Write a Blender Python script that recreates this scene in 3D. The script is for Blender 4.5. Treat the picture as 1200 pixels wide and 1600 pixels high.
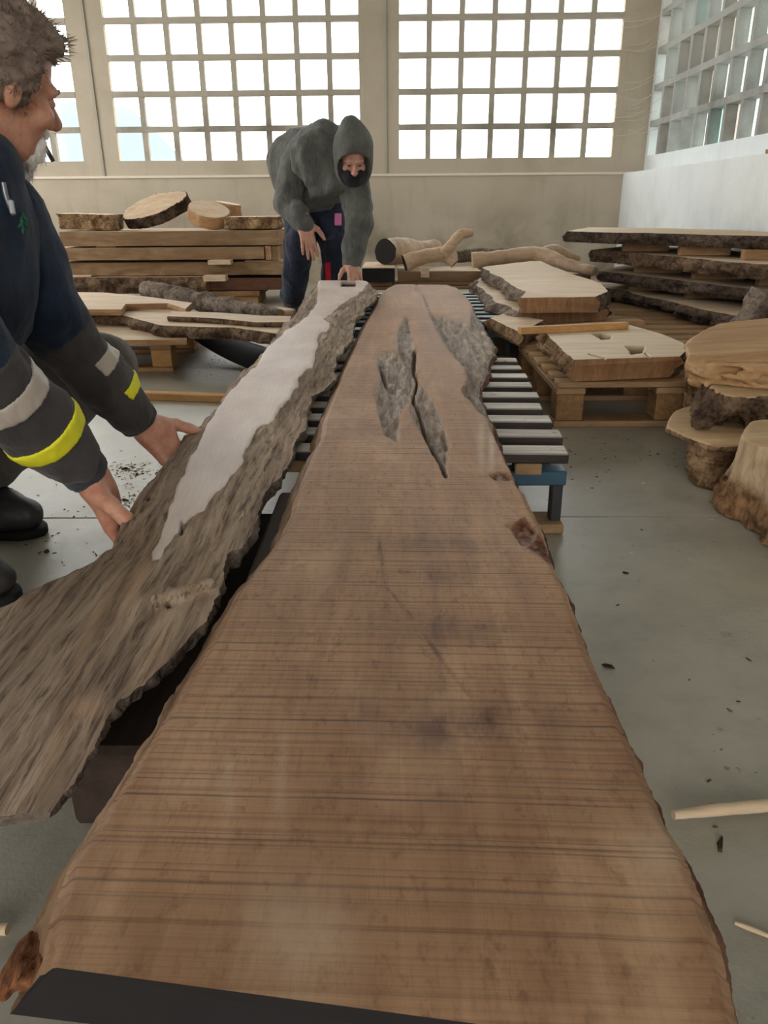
import bpy, bmesh, math, random
import numpy as np
from mathutils import Vector, Matrix
for o in list(bpy.data.objects): bpy.data.objects.remove(o, do_unlink=True)
scene = bpy.context.scene
COL = scene.collection
random.seed(7); RNG = np.random.default_rng(11)
# ------------------------------------------------------------------ camera
CAM_Z = 0.72; PITCH = math.radians(21.8); YAW = 0.0137; ROLL = 0.0078; FPX = 1200.0
def _basis():
    f = Vector((-math.sin(YAW)*math.cos(PITCH), math.cos(YAW)*math.cos(PITCH), -math.sin(PITCH)))
    r0 = Vector((math.cos(YAW), math.sin(YAW), 0)); u0 = r0.cross(f)
    r = r0*math.cos(ROLL)-u0*math.sin(ROLL); u = u0*math.cos(ROLL)+r0*math.sin(ROLL)
    return f, r, u
FW, RT, UP = _basis()
cam_d = bpy.data.cameras.new('camera'); cam = bpy.data.objects.new('camera', cam_d); COL.objects.link(cam)
cam_d.sensor_fit = 'VERTICAL'; cam_d.sensor_height = 36.0; cam_d.lens = 36.0*FPX/1600.0
cam_d.clip_start = 0.02; cam_d.clip_end = 500
cam.matrix_world = Matrix(((RT.x, UP.x, -FW.x, 0), (RT.y, UP.y, -FW.y, 0), (RT.z, UP.z, -FW.z, CAM_Z), (0, 0, 0, 1)))
scene.camera = cam
# ------------------------------------------------------------------ sky and exposure
SKY = 6.0
vs = scene.view_settings
vs.view_transform = 'Standard'; vs.look = 'None'; vs.gamma = 1.0; vs.use_curve_mapping = False; vs.exposure = 0.35
world = bpy.data.worlds.new('overcast_sky'); scene.world = world; world.use_nodes = True
wn = world.node_tree.nodes; wl = world.node_tree.links; wn.clear()
w_out = wn.new('ShaderNodeOutputWorld'); w_bg = wn.new('ShaderNodeBackground'); w_tc = wn.new('ShaderNodeTexCoord')
w_sep = wn.new('ShaderNodeSeparateXYZ'); w_r = wn.new('ShaderNodeValToRGB'); w_n = wn.new('ShaderNodeTexNoise'); w_m = wn.new('ShaderNodeMix')
w_m.data_type = 'RGBA'; w_m.blend_type = 'MULTIPLY'; w_m.inputs[0].default_value = 0.25
w_n.inputs['Scale'].default_value = 2.5; w_n.inputs['Detail'].default_value = 4
w_r.color_ramp.elements[0].position = 0.46; w_r.color_ramp.elements[0].color = (0.22, 0.22, 0.20, 1)   # ground beyond the horizon
w_r.color_ramp.elements[1].position = 0.50; w_r.color_ramp.elements[1].color = (1.0, 0.985, 0.955, 1)   # even overcast
w_map = wn.new('ShaderNodeMath'); w_map.operation = 'MULTIPLY_ADD'; w_map.inputs[1].default_value = 0.5; w_map.inputs[2].default_value = 0.5
wl.new(w_tc.outputs['Generated'], w_sep.inputs[0]); wl.new(w_sep.outputs['Z'], w_map.inputs[0]); wl.new(w_map.outputs[0], w_r.inputs[0])
wl.new(w_tc.outputs['Generated'], w_n.inputs['Vector']); wl.new(w_r.outputs[0], w_m.inputs[6]); wl.new(w_n.outputs['Fac'], w_m.inputs[7])
wl.new(w_m.outputs[2], w_bg.inputs['Color']); w_bg.inputs['Strength'].default_value = SKY; wl.new(w_bg.outputs[0], w_out.inputs[0])
def portal(name, loc, rot, sx, sy):
    """sampling help for the sky's light through one opening of the hall; gives off nothing itself"""
    d = bpy.data.lights.new(name, 'AREA'); d.shape = 'RECTANGLE'; d.size = sx; d.size_y = sy; d.cycles.is_portal = True
    o = bpy.data.objects.new(name, d); COL.objects.link(o); o.location = loc; o.rotation_euler = rot
# hall extents (metres)
YB, XR, XRU, XL, YF, ZC = 8.2, 2.24, 2.44, -5.2, -4.2, 5.0
portal('sky_portal_back', (-1.6, YB+0.35, 2.4), (math.radians(-90), 0, 0), 8.4, 2.8)
portal('sky_portal_right', (XRU+0.4, 4.4, 2.4), (0, math.radians(90), 0), 2.8, 8.0)
portal('sky_portal_left', (XL-0.35, 2.8, 2.6), (0, math.radians(-90), 0), 2.6, 9.5)
portal('sky_portal_front', (-1.2, YF-0.35, 2.0), (math.radians(90), 0, 0), 4.6, 3.2)
# ------------------------------------------------------------------ pixel rays (1200 x 1600 frame) to points of the place
CV = np.array((0, 0, CAM_Z)); FWn, RTn, UPn = (np.array(x) for x in (FW, RT, UP))
def ray(u, v):
    u = np.asarray(u, float); v = np.asarray(v, float)
    return FWn + ((u-600)/FPX)[..., None]*RTn - ((v-800)/FPX)[..., None]*UPn
def PZ(u, v, z):
    d = ray(u, v); t = (np.asarray(z, float)-CAM_Z)/d[..., 2]; return CV + d*t[..., None]
def PY(u, v, Y):
    d = ray(u, v); t = np.asarray(Y, float)/d[..., 1]; return CV + d*t[..., None]
def PT(u, v, t): return CV + ray(u, v)*np.asarray(t, float)[..., None]
def zpix(v, Y, u=600): return float(PY(u, v, Y)[2])
def project(p):
    q = np.asarray(p, float)-CV; t = q@FWn; return 600+FPX*(q@RTn)/t, 800-FPX*(q@UPn)/t, t
# ------------------------------------------------------------------ value noise
def _hash(i, seed):
    n = (i[..., 0]*374761393 + i[..., 1]*668265263 + i[..., 2]*2147483647 + seed*1274126177) & 0xffffffff
    n = ((n ^ (n >> 13))*1274126177) & 0xffffffff
    n = (n ^ (n >> 16)) & 0xffff
    return n.astype(np.float32)/65535.0
def vn(P, s=1.0, seed=0):
    P = np.asarray(P, np.float64)*s; i = np.floor(P).astype(np.int64); f = (P-i).astype(np.float32); f = f*f*(3-2*f)
    r = 0
    for dx in (0, 1):
        wx = f[..., 0] if dx else 1-f[..., 0]
        for dy in (0, 1):
            wy = f[..., 1] if dy else 1-f[..., 1]
            for dz in (0, 1):
                wz = f[..., 2] if dz else 1-f[..., 2]
                r = r + wx*wy*wz*_hash(i+np.array((dx, dy, dz)), seed)
    return r*2-1
def fbm(P, s=1.0, o=3, seed=0, g=0.5):
    a, r = 1.0, 0
    for k in range(o): r = r + a*vn(P, s*2**k, seed+k*17); a *= g
    return r
def n1(x, s=1.0, seed=0, o=3):
    x = np.asarray(x, float); return fbm(np.stack([x, 0*x+.37+seed, 0*x+.71], -1), s, o, seed)
# ------------------------------------------------------------------ objects
def mk_mesh(name, V, F, smooth=True):
    me = bpy.data.meshes.new(name); V = np.asarray(V, np.float32)
    if isinstance(F, np.ndarray):
        n, k = F.shape
        me.vertices.add(len(V)); me.vertices.foreach_set('co', V.ravel())
        me.loops.add(n*k); me.loops.foreach_set('vertex_index', F.astype(np.int32).ravel())
        me.polygons.add(n); me.polygons.foreach_set('loop_start', np.arange(0, n*k, k, dtype=np.int32))
        me.polygons.foreach_set('loop_total', np.full(n, k, np.int32))
        me.update(calc_edges=True); me.validate()
    else:
        me.from_pydata(V.tolist(), [], [list(f) for f in F]); me.update()
    if smooth: me.polygons.foreach_set('use_smooth', np.ones(len(me.polygons), bool))
    return me
def props(o, label=None, cat=None, group=None, kind=None):
    if label: o['label'] = label
    if cat: o['category'] = cat
    if group: o['group'] = group
    if kind: o['kind'] = kind
    elif label: o['kind'] = 'thing'
    return o
def thing(name, label, cat, base=(0, 0, 0), group=None, kind=None):
    o = bpy.data.objects.new(name, None); COL.objects.link(o); o.location = [float(c) for c in base]; o.empty_display_size = .05
    return props(o, label, cat, group, kind)
def part(parent, name, V, F, mat, smooth=True, label=None, kind=None, attrs=None):
    """one mesh part; V in world coordinates"""
    base = np.zeros(3); q = parent
    while q is not None: base = base+np.array(q.location); q = q.parent
    me = mk_mesh(name, np.asarray(V, float)-base, F, smooth)
    if attrs is not None:
        a = me.attributes.new('mask', 'FLOAT_COLOR', 'POINT'); a.data.foreach_set('color', np.asarray(attrs, np.float32).ravel())
    o = bpy.data.objects.new(name, me); COL.objects.link(o); me.materials.append(mat); o.parent = parent
    if label: o['label'] = label
    if kind: o['kind'] = kind
    return o
def solo(name, V, F, mat, label, cat, group=None, smooth=True, kind=None, attrs=None):
    """a thing that is a single mesh, origin at its base"""
    V = np.asarray(V, float); b = np.array(((V[:, 0].min()+V[:, 0].max())/2, (V[:, 1].min()+V[:, 1].max())/2, V[:, 2].min()))
    o = part(None, name, V-b, F, mat, smooth, attrs=attrs); o.location = b.tolist()
    return props(o, label, cat, group, kind)
def boxVF(lo, hi, bev=0.0, rz=0.0, about=None):
    lo = np.array(lo, float); hi = np.array(hi, float)
    if bev <= 0:
        V = np.array([(x, y, z) for x in (lo[0], hi[0]) for y in (lo[1], hi[1]) for z in (lo[2], hi[2])])
        F = [(0, 1, 3, 2), (4, 6, 7, 5), (0, 4, 5, 1), (2, 3, 7, 6), (0, 2, 6, 4), (1, 5, 7, 3)]
    else:
        bm = bmesh.new(); bmesh.ops.create_cube(bm, size=1.0)
        for v in bm.verts: v.co = Vector(((lo+hi)/2+np.array(v.co)*(hi-lo)).tolist())
        bmesh.ops.bevel(bm, geom=list(bm.edges), offset=bev, segments=1, profile=.5, affect='EDGES')
        bm.verts.index_update(); V = np.array([v.co[:] for v in bm.verts]); F = [[v.index for v in f.verts] for f in bm.faces]; bm.free()
    if rz:
        c = (lo+hi)/2 if about is None else np.array(about, float); s, k = math.sin(rz), math.cos(rz)
        q = V-c; V = np.stack([q[:, 0]*k-q[:, 1]*s, q[:, 0]*s+q[:, 1]*k, q[:, 2]], 1)+c
    return V, F
def join(*vf):
    Vs, Fs, n = [], [], 0
    for V, F in vf:
        Vs.append(np.asarray(V)); Fs += [[i+n for i in f] for f in (F.tolist() if isinstance(F, np.ndarray) else F)]; n += len(V)
    return np.concatenate(Vs), Fs
def copy_tree(o, parent=None):
    c = o.copy(); COL.objects.link(c); c.parent = parent
    for ch in [x for x in bpy.data.objects if x.parent == o]: copy_tree(ch, c)
    return c
# ------------------------------------------------------------------ implicit surfaces (bodies, stumps, driftwood)
def surfnet(F, lo, h):
    F = F.astype(np.float32); s = F < 0; sh = np.array(F.shape)-1
    def cut(A, o): return A[o[0]:o[0]+sh[0], o[1]:o[1]+sh[1], o[2]:o[2]+sh[2]]
    cor = [(x, y, z) for x in (0, 1) for y in (0, 1) for z in (0, 1)]
    cnt = sum(cut(s, c).astype(np.int8) for c in cor); act = (cnt > 0) & (cnt < 8); ii = np.argwhere(act)
    pos = np.zeros((len(ii), 3), np.float32); num = np.zeros(len(ii), np.float32)
    for a in cor:
        for ax in range(3):
            if a[ax]: continue
            b = list(a); b[ax] = 1
            fa = cut(F, a)[act]; fb = cut(F, b)[act]; cr = (fa < 0) != (fb < 0); t = np.where(cr, fa/np.where(cr, fa-fb, 1), 0)
            p = np.tile(np.array(a, np.float32), (len(ii), 1)); p[:, ax] += t; pos += p*cr[:, None]; num += cr
    V = (ii+pos/num[:, None])*h+np.array(lo)
    idx = np.full(sh, -1, np.int64); idx[act] = np.arange(len(ii)); Q = []
    for ax in range(3):
        o1, o2 = [(1, 2), (2, 0), (0, 1)][ax]
        sl0 = [slice(None)]*3; sl1 = [slice(None)]*3; sl0[ax] = slice(0, sh[ax]); sl1[ax] = slice(1, sh[ax]+1)
        A, B = s[tuple(sl0)], s[tuple(sl1)]; E = np.argwhere(A != B)
        E = E[(E[:, o1] > 0) & (E[:, o2] > 0) & (E[:, o1] < sh[o1]) & (E[:, o2] < sh[o2])]
        ins = A[tuple(E.T)]
        def g(d1, d2):
            q = E.copy(); q[:, o1] -= d1; q[:, o2] -= d2; return idx[tuple(q.T)]
        q = np.stack([g(1, 1), g(0, 1), g(0, 0), g(1, 0)], 1); q[~ins] = q[~ins][:, ::-1]; Q.append(q)
    Q = np.concatenate(Q); Q = Q[(Q >= 0).all(1)]
    return V, Q
def sdf(fn, lo, hi, h):
    """mesh of an implicit solid; only the nodes near its skin are worked out at full fineness"""
    lo = np.array(lo, float)-2*h; hi = np.array(hi, float)+2*h; S = 4; n = (np.ceil((hi-lo)/h/S).astype(int)+1)*S
    ax = [lo[k]+h*np.arange(n[k]) for k in range(3)]
    C = fn(np.stack(np.meshgrid(*[a[S//2::S] for a in ax], indexing='ij'), -1).astype(np.float32))
    near = np.abs(C) < S*h*2.0+.010
    for k in range(3): near = near | np.roll(near, 1, k) | np.roll(near, -1, k)
    rep = lambda A: A.repeat(S, 0).repeat(S, 1).repeat(S, 2)
    F = rep(C).astype(np.float32); m = np.argwhere(rep(near)); pts = np.stack([ax[k][m[:, k]] for k in range(3)], -1).astype(np.float32)
    out = np.empty(len(pts), np.float32)
    for i in range(0, len(pts), 400000): out[i:i+400000] = fn(pts[i:i+400000])
    F[tuple(m.T)] = out
    return surfnet(F, lo, h)
def cap(P, a, b, ra, rb):
    a = np.asarray(a, np.float32); ba = np.asarray(b, np.float32)-a; pa = P-a; h = np.clip((pa@ba)/max(float(ba@ba), 1e-9), 0, 1)
    return np.linalg.norm(pa-h[..., None]*ba, axis=-1)-(ra+(rb-ra)*h)
def ell(P, c, r, R=None):
    q = P-np.asarray(c, np.float32)
    if R is not None: q = q@np.asarray(R, np.float32)
    r = np.asarray(r, np.float32); k0 = np.linalg.norm(q/r, axis=-1); k1 = np.linalg.norm(q/(r*r), axis=-1); return k0*(k0-1)/np.maximum(k1, 1e-6)
def smin(a, b, k):
    h = np.clip(.5+.5*(b-a)/k, 0, 1); return b*(1-h)+a*h-k*h*(1-h)
def smax(a, b, k): return -smin(-a, -b, k)
def chain(P, pts, k=0.02):
    """pts: list of (point, radius); smooth union of tapered capsules"""
    d = None
    for (a, ra), (b, rb) in zip(pts[:-1], pts[1:]):
        c = cap(P, a, b, ra, rb); d = c if d is None else smin(d, c, k)
    return d
def nrm(v): v = np.asarray(v, float); return v/np.linalg.norm(v)
scene.cycles.max_bounces = 7; scene.cycles.diffuse_bounces = 4; scene.cycles.glossy_bounces = 3; scene.cycles.transmission_bounces = 4; scene.cycles.transparent_max_bounces = 8
# ------------------------------------------------------------------ materials
class NT:
    def __init__(s, name):
        s.m = bpy.data.materials.new(name); s.m.use_nodes = True; s.t = s.m.node_tree; s.t.nodes.clear()
        s.out = s.n('ShaderNodeOutputMaterial'); s.p = s.n('ShaderNodeBsdfPrincipled'); s.l(s.p.outputs[0], s.out.inputs[0])
    def n(s, k, **kw):
        x = s.t.nodes.new(k)
        for a, b in kw.items(): setattr(x, a, b)
        return x
    def l(s, a, b): s.t.links.new(a, b)
    def set(s, sock, val):
        if hasattr(val, 'is_output'): s.l(val, sock)
        else: sock.default_value = val
    def coord(s, scale=(1, 1, 1), kind='Object', rot=(0, 0, 0)):
        c = s.n('ShaderNodeTexCoord'); m = s.n('ShaderNodeMapping'); m.inputs['Scale'].default_value = scale; m.inputs['Rotation'].default_value = rot
        s.l(c.outputs[kind], m.inputs[0]); return m.outputs[0]
    def noise(s, vec, scale, detail=5, rough=.55, dist=0.0):
        x = s.n('ShaderNodeTexNoise'); x.inputs['Scale'].default_value = scale; x.inputs['Detail'].default_value = detail
        x.inputs['Roughness'].default_value = rough; x.inputs['Distortion'].default_value = dist
        if vec is not None: s.l(vec, x.inputs['Vector'])
        return x.outputs['Fac']
    def vor(s, vec, scale, feature='F1'):
        x = s.n('ShaderNodeTexVoronoi'); x.feature = feature; x.inputs['Scale'].default_value = scale; s.l(vec, x.inputs['Vector']); return x.outputs['Distance']
    def ramp(s, fac, stops):
        r = s.n('ShaderNodeValToRGB'); e = r.color_ramp.elements
        while len(e) < len(stops): e.new(.5)
        for el, (p, c) in zip(e, stops): el.position = p; el.color = (c, c, c, 1) if isinstance(c, (int, float)) else (*c, 1)
        s.l(fac, r.inputs[0]); return r.outputs[0]
    def mix(s, fac, a, b, mode='MIX'):
        x = s.n('ShaderNodeMix'); x.data_type = 'RGBA'; x.blend_type = mode
        s.set(x.inputs[0], fac)
        for k, v in ((6, a), (7, b)):
            if hasattr(v, 'is_output'): s.l(v, x.inputs[k])
            else: x.inputs[k].default_value = (v, v, v, 1) if isinstance(v, (int, float)) else (*v, 1)
        return x.outputs[2]
    def math(s, op, a, b=0.0, c=0.0):
        x = s.n('ShaderNodeMath'); x.operation = op
        for k, v in enumerate((a, b, c)): s.set(x.inputs[k], v)
        return x.outputs[0]
    def bump(s, h, dist=.01, strength=1.0, prev=None):
        b = s.n('ShaderNodeBump'); b.inputs['Distance'].default_value = dist; b.inputs['Strength'].default_value = strength
        s.l(h, b.inputs['Height'])
        if prev is not None: s.l(prev, b.inputs['Normal'])
        return b.outputs[0]
    def fin(s, col, rough=.6, normal=None, spec=.3, **kw):
        s.set(s.p.inputs['Base Color'], col if hasattr(col, 'is_output') else (*col, 1)); s.set(s.p.inputs['Roughness'], rough)
        s.p.inputs['Specular IOR Level'].default_value = spec
        if normal is not None: s.l(normal, s.p.inputs['Normal'])
        for k, v in kw.items(): s.p.inputs[k.replace('_', ' ')].default_value = v
        return s.m
def srgb(r, g, b):
    f = lambda c: ((c/255+.055)/1.055)**2.4 if c > 10 else c/255/12.92
    return (f(r), f(g), f(b))
def shade(c, k): return tuple(min(1, x*k) for x in c)
def rnd_value(t, col, amt=.12):
    i = t.n('ShaderNodeObjectInfo'); v = t.math('MULTIPLY_ADD', i.outputs['Random'], amt*2, 1-amt)
    h = t.n('ShaderNodeHueSaturation'); t.l(v, h.inputs['Value']); t.l(col, h.inputs['Color']); return h.outputs[0]
def wood(name, light, dark, axis='X', scale=6.0, rough=.6, bump=.002, var=.1, saw=0.0, blotch=.5):
    """sawn timber: grain drawn out along one axis, blotches across it"""
    t = NT(name); st = {'X': (.12, 1, 1), 'Y': (1, .12, 1), 'Z': (1, 1, .12)}[axis]
    v = t.coord(st); g = t.noise(v, scale*4, 8, .65, .6); b = t.noise(t.coord((.5, .5, .5)), scale*.6, 3, .5)
    mid = tuple((a+c)/2 for a, c in zip(light, dark))
    c = t.ramp(g, [(.25, dark), (.5, mid), (.72, light)])
    c = t.mix(t.math('MULTIPLY', t.ramp(b, [(.38, 1.0), (.62, 0.0)]), blotch), c, shade(dark, .75))
    fine = t.noise(v, scale*22, 3, .6)
    c = t.mix(.35, c, t.ramp(fine, [(.3, .45), (.6, 1.0)]), 'MULTIPLY')
    c = rnd_value(t, c, var)
    h = t.math('ADD', t.math('MULTIPLY', g, .6), t.math('MULTIPLY', fine, .4))
    return t.fin(c, rough, t.bump(h, bump), .25)
def bark(name, light, dark, scale=14.0, bump=.02, stretch=(1, 1, 1), rough=.9):
    """furrowed bark: ridges with dark cracks between them"""
    t = NT(name); v = t.coord(stretch); n = t.noise(v, scale, 8, .7, .35); f = t.noise(v, scale*5, 6, .7, .2); big = t.noise(t.coord(), scale*.22, 3)
    h = t.math('ADD', t.math('MULTIPLY', n, .9), t.math('MULTIPLY', f, .5)); mid = tuple((a+c)/2 for a, c in zip(light, dark))
    c = t.ramp(h, [(.58, dark), (.70, mid), (.80, light)])
    c = t.mix(t.ramp(big, [(.35, .55), (.65, 0.0)]), c, shade(dark, .9)); c = rnd_value(t, c, .1)
    return t.fin(c, rough, t.bump(h, bump), .15)
def plain(name, col, rough=.6, spec=.3, n_scale=0, n_amt=.2, bump=0.0, **kw):
    t = NT(name)
    if not n_scale: return t.fin(col, rough, None, spec, **kw)
    n = t.noise(t.coord(), n_scale, 5); c = t.mix(n, shade(col, 1-n_amt), shade(col, 1+n_amt))
    return t.fin(c, rough, t.bump(n, bump) if bump else None, spec, **kw)
def cloth(name, col, col2=None, wscale=900, fold=.004, rough=.85):
    t = NT(name); col2 = col2 or shade(col, .7); n = t.noise(t.coord(), 9, 4, .6); f = t.noise(t.coord(), wscale, 2)
    k = t.noise(t.coord((1, 1, .6)), 28, 4, .6, 1.2)
    c = t.mix(t.ramp(n, [(.35, 0.0), (.65, 1.0)]), col2, col); c = t.mix(.25, c, t.ramp(f, [(.3, .5), (.7, 1.0)]), 'MULTIPLY')
    nb = t.bump(k, fold); nb = t.bump(f, .0006, 1.0, nb)
    m = t.fin(c, rough, nb, .15); t.p.inputs['Sheen Weight'].default_value = .15; return m
M = {}
# walls, floor, window grid
def wall_mat(name, base, stain, amt):
    t = NT(name); n = t.noise(t.coord((1, 1, 1)), 1.3, 6, .6, .5); g = t.noise(t.coord((6, 6, .8)), 1.5, 5, .6); f = t.noise(t.coord(), 60, 4)
    c = t.mix(t.math('MULTIPLY', t.ramp(n, [(.48, 0.0), (.72, 1.0)]), amt), base, stain); c = t.mix(t.math('MULTIPLY', t.ramp(g, [(.55, 0.0), (.8, 1.0)]), amt*.6), c, shade(stain, .8))
    # dirt that has soaked into the foot of the wall, above the timber
    s = t.n('ShaderNodeSeparateXYZ'); cc = t.n('ShaderNodeTexCoord'); t.l(cc.outputs['Object'], s.inputs[0])
    k = t.math('MULTIPLY', t.ramp(t.noise(t.coord(), 2.2, 5, .6), [(.42, 0.0), (.7, 1.0)]), t.ramp(s.outputs['Z'], [(.3, 1.0), (.85, 0.0)]))
    c = t.mix(t.math('MULTIPLY', k, min(1, amt*1.7)), c, shade(stain, .62))
    return t.fin(c, .85, t.bump(f, .002), .1)
M['wall_back'] = wall_mat('wall_back_paint', srgb(190, 178, 160), srgb(158, 145, 124), .5)
M['wall_right'] = wall_mat('wall_right_paint', srgb(222, 226, 226), srgb(186, 190, 188), .35)
M['grid'] = wall_mat('window_grid_paint', srgb(180, 172, 158), srgb(150, 142, 128), .5)
M['grid_right'] = wall_mat('right_grid_paint', srgb(168, 168, 164), srgb(140, 140, 134), .5)
M['darktimber'] = wood('gap_shade_timber', srgb(74, 58, 48), srgb(44, 34, 28), 'Y', 6, .85, .003)  # shade of the gap under board and slab put into the wood colour
M['ceiling'] = plain('ceiling_paint', srgb(200, 198, 192), .9, .1, 3, .05)
M['ledge'] = plain('ledge_paint', srgb(226, 215, 200), .7, .2, 14, .08)
def floor_mat():
    t = NT('concrete_floor'); a = t.noise(t.coord(), 1.1, 6, .6, .3); b = t.noise(t.coord(), 7, 8, .7); f = t.noise(t.coord(), 90, 4, .7); sp = t.noise(t.coord(), 45, 2, .5)
    dust = t.noise(t.coord(), .8, 4, .6)
    c = t.ramp(a, [(.32, srgb(142, 136, 121)), (.5, srgb(164, 158, 143)), (.68, srgb(178, 171, 154))])
    c = t.mix(.5, c, t.ramp(b, [(.3, .55), (.55, 1.0)]), 'MULTIPLY')
    c = t.mix(t.math('MULTIPLY', t.ramp(dust, [(.5, 0.0), (.75, 1.0)]), .5), c, srgb(188, 174, 146))
    c = t.mix(t.math('MULTIPLY', t.ramp(sp, [(.72, 0.0), (.76, 1.0)]), .6), c, srgb(92, 84, 70))
    r = t.ramp(b, [(.3, .26), (.7, .42)])
    return t.fin(c, r, t.bump(f, .0008), .4)
M['floor'] = floor_mat()
M['joint'] = plain('floor_joint', srgb(60, 58, 52), .95, .1)
def glass_clear():
    t = NT('window_glass'); t.t.nodes.remove(t.p); tr = t.n('ShaderNodeBsdfTransparent'); gl = t.n('ShaderNodeBsdfGlossy'); mx = t.n('ShaderNodeMixShader')
    tr.inputs[0].default_value = (.96, .98, .99, 1); gl.inputs['Roughness'].default_value = .05; mx.inputs[0].default_value = .06
    t.l(tr.outputs[0], mx.inputs[1]); t.l(gl.outputs[0], mx.inputs[2]); t.l(mx.outputs[0], t.out.inputs[0]); return t.m
def glass_dusty(name, tint, k):
    """grimy pane: lets daylight through scattered"""
    t = NT(name); t.t.nodes.remove(t.p); tl = t.n('ShaderNodeBsdfTranslucent'); tr = t.n('ShaderNodeBsdfTransparent'); df = t.n('ShaderNodeBsdfDiffuse'); m1 = t.n('ShaderNodeMixShader'); m2 = t.n('ShaderNodeMixShader')
    n = t.noise(t.coord((1, 1, .4)), 14, 6, .65); c = t.mix(t.ramp(n, [(.35, 0.0), (.7, 1.0)]), shade(tint, .8), tint)
    t.l(c, tl.inputs[0]); t.l(c, df.inputs[0]); tr.inputs[0].default_value = (.8, .86, .88, 1)
    m1.inputs[0].default_value = k; t.l(tl.outputs[0], m1.inputs[1]); t.l(tr.outputs[0], m1.inputs[2]); m2.inputs[0].default_value = .08
    t.l(m1.outputs[0], m2.inputs[1]); t.l(df.outputs[0], m2.inputs[2]); t.l(m2.outputs[0], t.out.inputs[0]); return t.m
M['glass'] = glass_clear()
M['dusty'] = [glass_dusty('dusty_glass_pale', srgb(226, 232, 230), .03), glass_dusty('dusty_glass_grey', srgb(206, 204, 198), .02), glass_dusty('dusty_glass_green', srgb(204, 224, 220), .05)]
# timber
M['pale'] = wood('pale_sawn_timber', srgb(224, 202, 174), srgb(192, 162, 128), 'X', 5, .65, .0015, .08, blotch=.3)
M['paleY'] = wood('pale_sawn_timber_long', srgb(212, 190, 160), srgb(178, 148, 114), 'Y', 5, .65, .0015, .08, blotch=.3)
M['tan'] = wood('tan_sawn_timber', srgb(196, 158, 116), srgb(146, 106, 70), 'X', 6, .65, .0015, .1)
M['endgrain'] = wood('end_grain', srgb(176, 132, 92), srgb(120, 84, 54), 'Z', 6, .7, .002, .08)
M['brownY'] = wood('stacked_plank_wood', srgb(190, 160, 124), srgb(126, 94, 64), 'X', 3.5, .75, .002, .12, blotch=.8)
M['red'] = wood('reddish_plank_wood', srgb(150, 104, 80), srgb(100, 66, 50), 'X', 4, .75, .002, .1)
M['lath'] = wood('yellow_pine', srgb(212, 166, 108), srgb(176, 126, 74), 'X', 9, .6, .001, .06, blotch=.15)
M['pallet'] = wood('pallet_pine', srgb(190, 156, 116), srgb(140, 106, 74), 'X', 8, .75, .002, .14)
M['block'] = wood('pallet_block', srgb(168, 130, 88), srgb(116, 84, 54), 'Y', 14, .9, .003, .12)
def two_tone_slat(name, top_l, top_d, side_l, side_d):
    """old slat: dark on its sides, paler on what faces up"""
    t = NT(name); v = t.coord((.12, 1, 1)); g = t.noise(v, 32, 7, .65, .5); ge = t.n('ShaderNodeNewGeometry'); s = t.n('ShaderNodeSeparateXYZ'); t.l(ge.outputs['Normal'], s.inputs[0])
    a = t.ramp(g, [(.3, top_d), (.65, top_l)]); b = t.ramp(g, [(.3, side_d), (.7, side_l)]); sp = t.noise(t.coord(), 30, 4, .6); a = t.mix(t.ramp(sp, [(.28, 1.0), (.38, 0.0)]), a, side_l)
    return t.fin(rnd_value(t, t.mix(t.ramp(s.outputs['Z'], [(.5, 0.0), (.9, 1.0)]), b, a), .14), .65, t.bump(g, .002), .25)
M['greyslat'] = two_tone_slat('weathered_grey_slat', srgb(206, 198, 188), srgb(150, 138, 128), srgb(70, 60, 54), srgb(34, 30, 28))
M['bark'] = bark('brown_bark', srgb(150, 122, 96), srgb(62, 46, 36), 16, .02)
M['barkdark'] = bark('dark_bark', srgb(120, 102, 86), srgb(44, 34, 29), 13, .025)
M['barkgrey'] = bark('grey_bark', srgb(164, 148, 132), srgb(84, 70, 60), 18, .018)
M['barklight'] = bark('light_bark', srgb(184, 152, 116), srgb(96, 70, 48), 20, .018)
M['blackend'] = plain('black_painted_end', srgb(36, 32, 32), .8, .2, 20, .25)
M['bluesteel'] = plain('blue_painted_steel', srgb(44, 78, 98), .45, .5, 25, .25)
M['darksteel'] = plain('dark_steel', srgb(48, 48, 48), .5, .4, 30, .3)
M['stripped'] = wood('stripped_branch', srgb(224, 196, 168), srgb(178, 144, 112), 'X', 7, .6, .004, .08, blotch=.5)
M['drift'] = wood('carved_root_wood', srgb(206, 170, 124), srgb(158, 116, 74), 'X', 4, .6, .006, .04, blotch=.35)
M['sapwood'] = wood('stump_cut_face', srgb(206, 178, 138), srgb(172, 138, 100), 'X', 5, .7, .002, .05, blotch=.3)
M['dark'] = plain('black_rubber', srgb(34, 33, 33), .6, .3, 8, .3)
# ------------------------------------------------------------------ the hall
def grid_faces_(N, K):
    i = np.arange(N-1)[:, None]*K+np.arange(K-1)[None]; return np.stack([i, i+1, i+K+1, i+K], -1).reshape(-1, 4)
def struct(name, V, F, mat, parent=None, smooth=False):
    o = part(parent, name, V, F, mat, smooth)
    if parent is None: props(o, kind='structure')
    return o
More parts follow.
